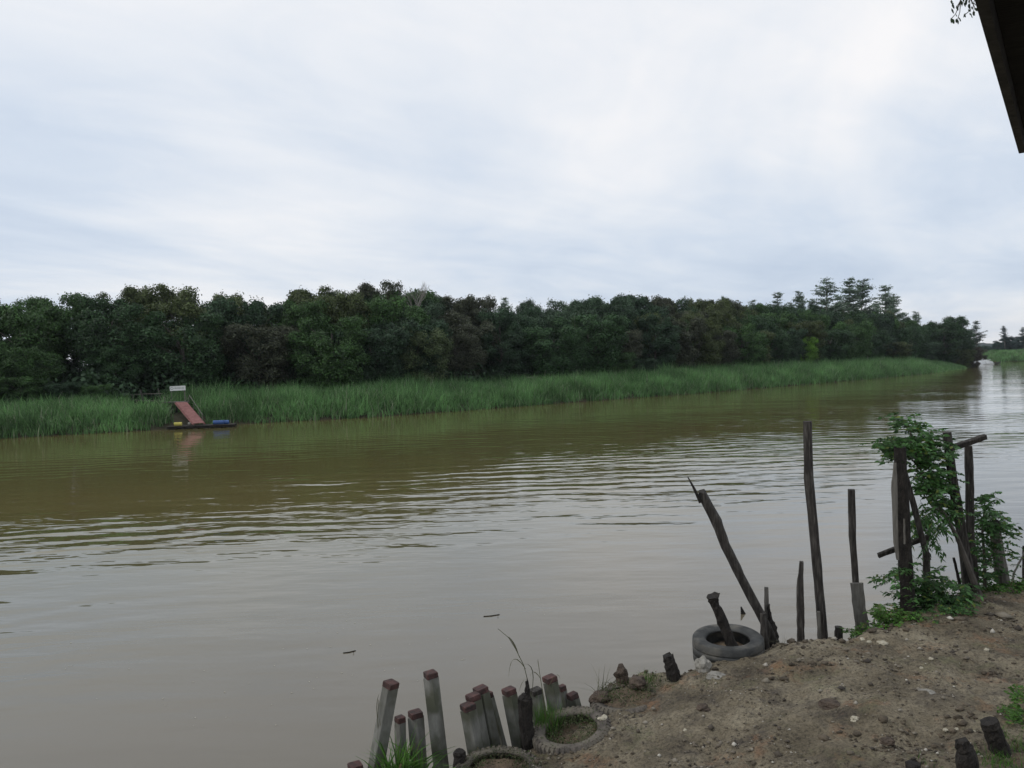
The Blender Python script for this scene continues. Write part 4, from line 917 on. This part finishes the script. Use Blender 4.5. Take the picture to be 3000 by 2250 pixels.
# tall grass stalks over the piles
def stalk(pts, lab, blade_list, Y=10.2):
    P = [W(x,y,Y) for x,y in pts]; b = MB(); b.tube(P, [.0035+.0035*i/len(P) for i in range(len(P))], 5)
    for (x0,y0,x1,y1,x2,y2,w) in blade_list:
        q = [W(x0,y0,Y), W(x1,y1,Y-.03), W(x2,y2,Y-.05)]; pts2 = [q[0]*(1-t)**2+q[1]*2*t*(1-t)+q[2]*t*t for t in np.linspace(0,1,7)]
        vs = []; fs = []
        for i, p in enumerate(pts2):
            ww = w*math.sin(math.pi*(.15+.83*i/6)); vs += [p+Vector((ww,0,ww*.6)), p-Vector((ww,0,ww*.6))]
        fs = [(2*i,2*i+1,2*i+3,2*i+2) for i in range(6)]; b.add(vs, fs)
    props(b.build('grass_stalk', M['drygrass'], None, P[-1]), lab, 'grass stalk', 'tall dry grass stalks over the piles')
stalk([(1459,1842),(1490,1868),(1510,1900),(1535,1950),(1550,2010),(1562,2090)], 'tallest dry seed stalk arching left above the piles', [(1540,1960,1495,1890,1490,1985,.006),(1556,2040,1575,1940,1535,1945,.005),(1490,1866,1510,1885,1522,1928,.008),(1545,1990,1530,1985,1520,2030,.005)])
stalk([(1576,1935),(1583,1985),(1592,2040),(1600,2110)], 'second dry stalk just left of the tall right pile', [(1585,1990,1560,1950,1552,1985,.005),(1592,2050,1630,1945,1642,1990,.005),(1580,1960,1575,1940,1576,1930,.004)])
stalk([(1110,2050),(1106,2110),(1112,2200),(1120,2290)], 'thin dry stalk left of the tall leaning pile', [(1106,2110,1100,2050,1112,2030,.005),(1112,2180,1118,2130,1110,2100,.005)], 9.95)

def leafmass(name, blobs, Y, n, size, mat, lab, cat, stems=None, aspect=.45, droop=.4, ysp=.45, group=None, onbank=False):
    """plant made of pinnate sprigs spread through blobs given in picture coordinates, with real depth"""
    r = np.random.default_rng(int(blobs[0][0])); o0 = W(blobs[0][0], blobs[0][1], Y); base = stems[0][0] if stems else None
    root = empty(name, W(base[0], base[1], Y) if base else o0, lab, cat, group); Cs, Ds, Us, Ls = [], [], [], []; tw = MB()
    tot = sum(b_[2]*b_[3] for b_ in blobs)
    for bx, by, rx, ry in blobs:
        k = max(3, int(n*rx*ry/tot))
        for _ in range(k):
            a, q = r.uniform(0,6.28), math.sqrt(r.uniform(0,1)); p = W(bx+rx*q*math.cos(a), by+ry*q*math.sin(a), Y+r.normal(0, ysp)*.6)
            if onbank:
                zb = bank_z(p.x, p.y); 
                if p.z < zb: p.z = zb+.02
            th = r.uniform(0,6.28); d = Vector((math.cos(th), math.sin(th), r.uniform(-.5,.35)*droop*2)).normalized(); L_ = size*r.uniform(1.4,3.0); m_ = r.integers(4, 8); sd = d.cross(Vector((0,0,1))).normalized()
            tw.tube([p, p+d*L_+Vector((0,0,-L_*.25*droop))], [.0035,.0015], 3)
            for i in range(m_):
                t = (i+1)/m_; c = p+d*(L_*t)+Vector((0,0,-L_*.25*droop*t*t))
                for s in (-1,1):
                    Cs.append(tuple(c)); dd = (d*.6+sd*s+Vector((0,0,-droop*r.uniform(0,1.2)))+Vector(r.normal(0,.15,3))).normalized(); Ds.append(tuple(dd)); Us.append(tuple((Vector((0,-.25,.8))+Vector(r.normal(0,.75,3))).normalized())); Ls.append(size*r.uniform(.6,1.2))
    C, D, U, Ln = np.array(Cs), np.array(Ds), np.array(Us), np.array(Ls); V, F_ = leaves_np(C, unit(D), unit(U), Ln, Ln*aspect)
    V = V-np.array(root.location); link('foliage', mesh_np(name, V, F_), M[mat], root)
    tw.build('twigs', M['bark'], root)
    if stems:
        for st in stems:
            b = MB(); P = [W(x,y,Y+dy) for x,y,w,dy in st]; b.tube(P, [w*Y/F_PX/2 for x,y,w,dy in st], 8, .002, 3); b.build('stem', M['bark'], root)
    return root
leafmass('sapling', [(2668,1265,26,40),(2650,1305,60,26),(2590,1300,42,16),(2615,1335,38,14),(2720,1285,46,26),(2700,1330,50,32),(2745,1340,38,30),(2712,1385,38,30),(2750,1400,34,36),(2728,1430,42,24),(2640,1225,16,20),(2655,1245,20,20),(2770,1430,30,30),(2770,1470,26,26)],
    13.0, 440, .095, 'sapling', 'leafy green sapling whose crown spreads over the posts near the right edge', 'sapling',
    [[(2868,1745,22,0),(2830,1640,16,0),(2805,1575,13,0),(2770,1510,10,0),(2735,1460,8,0),(2706,1400,6,-.1),(2680,1320,5,-.1),(2660,1240,3,-.1)],[(2770,1510,7,0),(2728,1480,5,0),(2700,1440,3,.1)],[(2700,1380,5,0),(2650,1320,4,0),(2590,1300,2,0)]], droop=.35, aspect=.52)
leafmass('sapling', [(2700,1510,16,50),(2735,1520,16,40),(2765,1490,26,40),(2720,1555,16,30),(2680,1530,10,40)],
    13.05, 90, .12, 'sapling', 'hanging withered leaf clusters between the brace and the leaning post', 'leaves', [[(2768,1500,5,0),(2735,1490,4,0),(2700,1495,2,0)]], aspect=.3, droop=1.6)
leafmass('sapling', [(2890,1465,34,22),(2870,1500,28,26),(2900,1520,40,30),(2925,1530,26,26),(2880,1560,34,34),(2940,1560,22,26),(2895,1610,36,34),(2890,1660,34,40),(2865,1700,40,30),(2955,1630,14,26)],
    13.7, 230, .10, 'sapling', 'second leafy sapling growing around the pale broken post at the right', 'sapling',
    [[(2885,1760,12,0),(2885,1650,9,0),(2878,1560,7,0),(2885,1470,3,0)],[(2886,1660,6,0),(2925,1590,4,0),(2935,1540,2,0)]], droop=.4)
leafmass('weed_bush', [(2640,1665,34,24),(2610,1685,26,22),(2665,1700,40,26),(2735,1690,40,26),(2700,1720,60,30),(2750,1735,50,36),(2700,1770,60,36),(2790,1770,60,30),(2830,1745,50,40),(2760,1790,60,24),(2650,1760,30,40)],
    12.7, 320, .10, 'sapling', 'dense dark weeds around the feet of the posts left of the double post', 'bush', [[(2720,1830,8,0),(2700,1760,6,0),(2660,1690,3,0)]], aspect=.4, droop=.5, ysp=.5)
leafmass('weed_bush', [(2530,1850,50,12),(2580,1835,50,16),(2620,1815,46,26),(2600,1790,34,20),(2660,1815,34,26),(2570,1800,14,20)],
    12.2, 380, .045, 'grass', 'low bright green creeping weeds on the bank lip below the pale plank', 'bush', aspect=.6, droop=.3, ysp=.35, onbank=True)
leafmass('weed_bush', [(2680,1825,50,20),(2740,1805,50,22),(2800,1785,40,20)],
    12.4, 300, .05, 'sapling', 'small-leaved dark weeds spilling onto the earth right of the bright creeper', 'bush', aspect=.6, droop=.3, ysp=.4, onbank=True)
leafmass('weed_bush', [(2960,1728,46,18),(3000,1720,40,24),(2920,1735,30,12)],
    13.5, 260, .05, 'grass', 'patch of green weeds on the bank lip at the right edge', 'bush', aspect=.6, droop=.3, ysp=.35, onbank=True)
leafmass('weed_bush', [(2960,2080,30,14),(2990,2030,26,18),(2985,2120,26,20)],
    groundY(2960,2100), 90, .04, 'grass', 'sparse leafy weeds at the right edge uphill of the stumps', 'bush', aspect=.6, droop=.3, ysp=.3, onbank=True)
# moss on tyres
def moss(T, lab, rad, n, z, arc=(0, 6.28), h=.05, mat='moss', size=.03):
    c, a, b2, ax = T; r = np.random.default_rng(n); t = r.uniform(arc[0], arc[1], n); q = rad[0]+(rad[1]-rad[0])*r.uniform(0,1,n)**.6
    P = np.array([tuple(c+a*(math.cos(x)*y)+b2*(math.sin(x)*y)+ax*(z+r.uniform(0,h))) for x, y in zip(t, q)]); D = unit(r.normal(0,1,(n,3))+np.array([0,0,.6])); U = unit(r.normal(0,1,(n,3))+np.array([0,0,.5]))
    V, F_ = leaves_np(P, D, U, r.uniform(.6,1.4,n)*size, r.uniform(.4,.9,n)*size*.6); props(link('moss', mesh_np('moss', V, F_), M[mat]), lab, 'moss', kind='stuff')
moss(T2, 'moss and small weeds growing along the back inside of the lugged tyre', (.1,.48), 2600, .04, (0, 6.28), .09)
moss(T1, 'moss and grass crumbs over the mud-caked tyre', (.15,.52), 2200, .10, h=.05)
moss(T3, 'moss inside the almost buried tyre', (.05,.42), 900, .0, h=.06)

# ------------------------------------------------------------------ roof eave overhead and hanging twig
def eave():
    h = 1.15
    A = CAM+ray(2985,450)*(h/(ray(2985,450).z)); Bp = CAM+ray(2855,0)*(h/(ray(2855,0).z)); d = (Bp-A).normalized(); Bk = A+d*9; inw = Vector((-d.y, d.x, 0)); 
    if inw.x < 0: inw = -inw
    root = empty('roof_eave', A, 'dark wooden roof eave jutting in at the top right corner', 'roof'); up = Vector((0,0,1)); slope = (inw+up*.16).normalized()
    def slab(p, e, across, th, name, mat):
        b = MB(); w = across; u = up*th; v = [p, e, e+w, p+w]; b.add([x for x in v]+[x+u for x in v], [(0,1,2,3),(4,7,6,5),(0,4,5,1),(1,5,6,2),(2,6,7,3),(3,7,4,0)]); return b.build(name, M[mat], root)
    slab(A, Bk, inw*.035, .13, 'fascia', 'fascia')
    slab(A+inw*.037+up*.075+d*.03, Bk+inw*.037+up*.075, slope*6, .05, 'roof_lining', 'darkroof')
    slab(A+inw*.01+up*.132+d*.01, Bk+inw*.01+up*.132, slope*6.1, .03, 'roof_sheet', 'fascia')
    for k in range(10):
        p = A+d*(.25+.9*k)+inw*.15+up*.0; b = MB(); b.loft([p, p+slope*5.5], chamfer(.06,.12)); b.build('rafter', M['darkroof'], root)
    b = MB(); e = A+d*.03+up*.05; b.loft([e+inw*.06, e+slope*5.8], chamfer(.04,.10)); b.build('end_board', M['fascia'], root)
    for t in (1.2, 5.5):
        p = A+d*t+inw*2.6; b = MB(); b.loft([Vector((p.x,p.y,plat_z(p.x)-.1)), p+up*.4], chamfer(.16,.16)); b.build('post', M['darkroof'], root)
    return A, d, inw
eave()
def hanging():
    Y = 6.0; r = random.Random(4); root = empty('overhanging_branch', W(2860,-60,Y), 'leafy twigs hanging down beside the eave at the top edge', 'branch'); b = MB(); lv = MB()
    S = [[(2900,-120),(2850,-60),(2800,-20),(2785,5)],[(2850,-60),(2815,0),(2802,22)],[(2880,-80),(2840,-10),(2843,30),(2828,42)],[(2900,-90),(2858,-20),(2850,25)],[(2815,0),(2800,40),(2788,54)],[(2815,-10),(2812,35),(2806,56)],[(2845,0),(2855,20),(2850,42)],[(2830,-20),(2822,5),(2818,18)]]
    for st in S: b.tube([W(x,y,Y+r.uniform(-.1,.1)) for x,y in st], [.006]+[.003]*(len(st)-1), 4)
    L_ = [(2787,4),(2789,14),(2802,20),(2805,24),(2794,12),(2828,42),(2826,46),(2843,28),(2846,22),(2838,30),(2786,55),(2789,58),(2803,58),(2808,54),(2811,58),(2806,60),(2800,45),(2840,42),(2850,40),(2848,8),(2842,2),(2853,12),(2856,26),(2824,10),(2815,4),(2830,3),(2835,-4),(2787,28),(2845,48),(2853,35),(2820,2),(2838,14)]
    for x, y in L_:
        p = W(x, y-4, Y+r.uniform(-.12,.12)); s = r.uniform(.010,.020); dn = Vector((r.uniform(-.6,.6), r.uniform(-.4,.4), -1)).normalized(); sd = dn.cross(Vector((r.uniform(-.5,.5),1,0))).normalized()
        v = [p, p+dn*s*.8+sd*s*.55, p+dn*s*1.7+sd*s*.4, p+dn*s*2.3, p+dn*s*1.7-sd*s*.4, p+dn*s*.8-sd*s*.55]; lv.add(v, [(0,1,2,3),(0,3,4,5)])
    b.build('twigs', M['bark'], root); lv.build('leaves', M['darkleaf'], root)
hanging()

# ------------------------------------------------------------------ sky, sun
SUN_EL, SUN_AZ = R(40), R(-98)          # azimuth clockwise from +Y toward +X
w = bpy.data.worlds.new('World'); SC.world = w; w.use_nodes = True; nt = w.node_tree; nt.nodes.clear()
wo = N(nt, 'ShaderNodeOutputWorld'); bg = N(nt, 'ShaderNodeBackground'); bg.inputs[1].default_value = .1
sk = N(nt, 'ShaderNodeTexSky'); sk.sky_type = 'NISHITA'; sk.sun_disc = False; sk.sun_elevation = SUN_EL; sk.sun_rotation = SUN_AZ; sk.air_density = 1; sk.dust_density = 2
tc = N(nt, 'ShaderNodeTexCoord'); sp = N(nt, 'ShaderNodeSeparateXYZ'); L(nt, tc.outputs['Generated'], sp.inputs[0])
def mth(op, a, b=None):
    q = N(nt, 'ShaderNodeMath', operation=op)
    for i, v in enumerate((a, b)):
        if v is None: continue
        if isinstance(v, (int, float)): q.inputs[i].default_value = v
        else: L(nt, v, q.inputs[i])
    return q.outputs[0]
zc = mth('ADD', mth('MAXIMUM', sp.outputs[2], 0), .10)
cx = mth('DIVIDE', sp.outputs[0], zc); cy = mth('DIVIDE', sp.outputs[1], zc)
cb = N(nt, 'ShaderNodeCombineXYZ'); L(nt, cx, cb.inputs[0]); L(nt, cy, cb.inputs[1])
def cloud(rot, sx, sy, scale, det, rough, dist=.6, loc=(0,0,0)):
    mp = N(nt, 'ShaderNodeMapping'); mp.vector_type = 'TEXTURE'; mp.inputs['Rotation'].default_value = (0,0,rot); mp.inputs['Scale'].default_value = (sx, sy, 1); mp.inputs['Location'].default_value = loc
    L(nt, cb.outputs[0], mp.inputs[0]); n = N(nt, 'ShaderNodeTexNoise'); n.inputs['Scale'].default_value = scale; n.inputs['Detail'].default_value = det; n.inputs['Roughness'].default_value = rough; n.inputs['Distortion'].default_value = dist
    L(nt, mp.outputs[0], n.inputs['Vector']); return n.outputs[0]
c1_ = cloud(R(68), 2.6, 1.2, .6, 5, .5, .9, (2.2,.6,0)); c3_ = cloud(R(60), 1.6, 1.0, 2.6, 7, .6, 1.2, (7,2,0)); c2_ = cloud(R(35), 2.2, 1.0, 1.0, 6, .5, .6, (1,4,0))
cm_ = mth('ADD', mth('ADD', mth('MULTIPLY', c1_, .56), mth('MULTIPLY', c2_, .34)), mth('MULTIPLY', c3_, .12))
for az, el, ra, amp in ((-29,21,.26,.085),(-12,26,.3,.04),(25,17,.26,.09),(10,12,.2,.05),(-14,8,.2,.05),(20,24,.2,.05),(-30,13,.17,-.12),(-38,9,.2,-.09),(21,8,.2,-.10),(31,11,.15,-.05),(-8,13,.14,-.06),(-2,9,.13,-.04),(4,5,.15,-.03)):
    v = Vector((math.sin(R(az))*math.cos(R(el)), math.cos(R(az))*math.cos(R(el)), math.sin(R(el))))   # broad thick and thin places of the cloud cover
    q = N(nt, 'ShaderNodeVectorMath', operation='SUBTRACT'); L(nt, tc.outputs['Generated'], q.inputs[0]); q.inputs[1].default_value = v
    q2 = N(nt, 'ShaderNodeVectorMath', operation='MULTIPLY'); L(nt, q.outputs[0], q2.inputs[0]); q2.inputs[1].default_value = (1, 1, 2.3)
    q3 = N(nt, 'ShaderNodeVectorMath', operation='LENGTH'); L(nt, q2.outputs[0], q3.inputs[0])
    e_ = mth('POWER', 2.718, mth('MULTIPLY', mth('POWER', mth('DIVIDE', q3.outputs['Value'], ra), 2), -1)); cm_ = mth('ADD', cm_, mth('MULTIPLY', e_, amp))
rp = ramp(nt, [(.33,(5.7,6.65,8.1)),(.43,(6.95,7.75,8.9)),(.53,(8.5,8.9,9.5)),(.63,(10.1,10.0,10.05))]); L(nt, cm_, rp.inputs[0])
mx = N(nt, 'ShaderNodeMixRGB'); mx.inputs[0].default_value = .93; L(nt, sk.outputs[0], mx.inputs[1]); L(nt, rp.outputs[0], mx.inputs[2])
L(nt, mx.outputs[0], bg.inputs[0]); L(nt, bg.outputs[0], wo.inputs[0])
# thin river haze: one closed box round everything, the sky outside
b = MB(); b.box(Vector((500, 1000, 48)), 6100, 5700, 106); 
me = bpy.data.meshes.new('haze'); me.from_pydata([tuple(v) for v in b.v], [], b.f); me.update(); hm = bpy.data.materials.new('haze'); hm.use_nodes = True; hm.node_tree.nodes.clear()
ho = N(hm.node_tree, 'ShaderNodeOutputMaterial'); hv = N(hm.node_tree, 'ShaderNodeVolumePrincipled'); hv.inputs['Color'].default_value = (.86,.92,1,1); hv.inputs['Density'].default_value = HAZE; hv.inputs['Anisotropy'].default_value = .3
L(hm.node_tree, hv.outputs[0], ho.inputs['Volume']); props(link('haze', me, hm), 'thin humid haze over the whole river', 'haze', kind='stuff')
sl = bpy.data.lights.new('sun', 'SUN'); sl.energy = .95; sl.angle = R(14); sl.color = (1,.96,.9)
so = bpy.data.objects.new('sun', sl); COL.objects.link(so)
sd = Vector((math.sin(SUN_AZ)*math.cos(SUN_EL), math.cos(SUN_AZ)*math.cos(SUN_EL), math.sin(SUN_EL))); so.rotation_euler = sd.to_track_quat('Z', 'Y').to_euler()
SC.view_settings.view_transform = 'Standard'; SC.view_settings.look = 'None'; SC.view_settings.exposure = 0; SC.view_settings.gamma = 1
SC.render.engine = 'CYCLES'; SC.cycles.max_bounces = 6; SC.cycles.transparent_max_bounces = 4
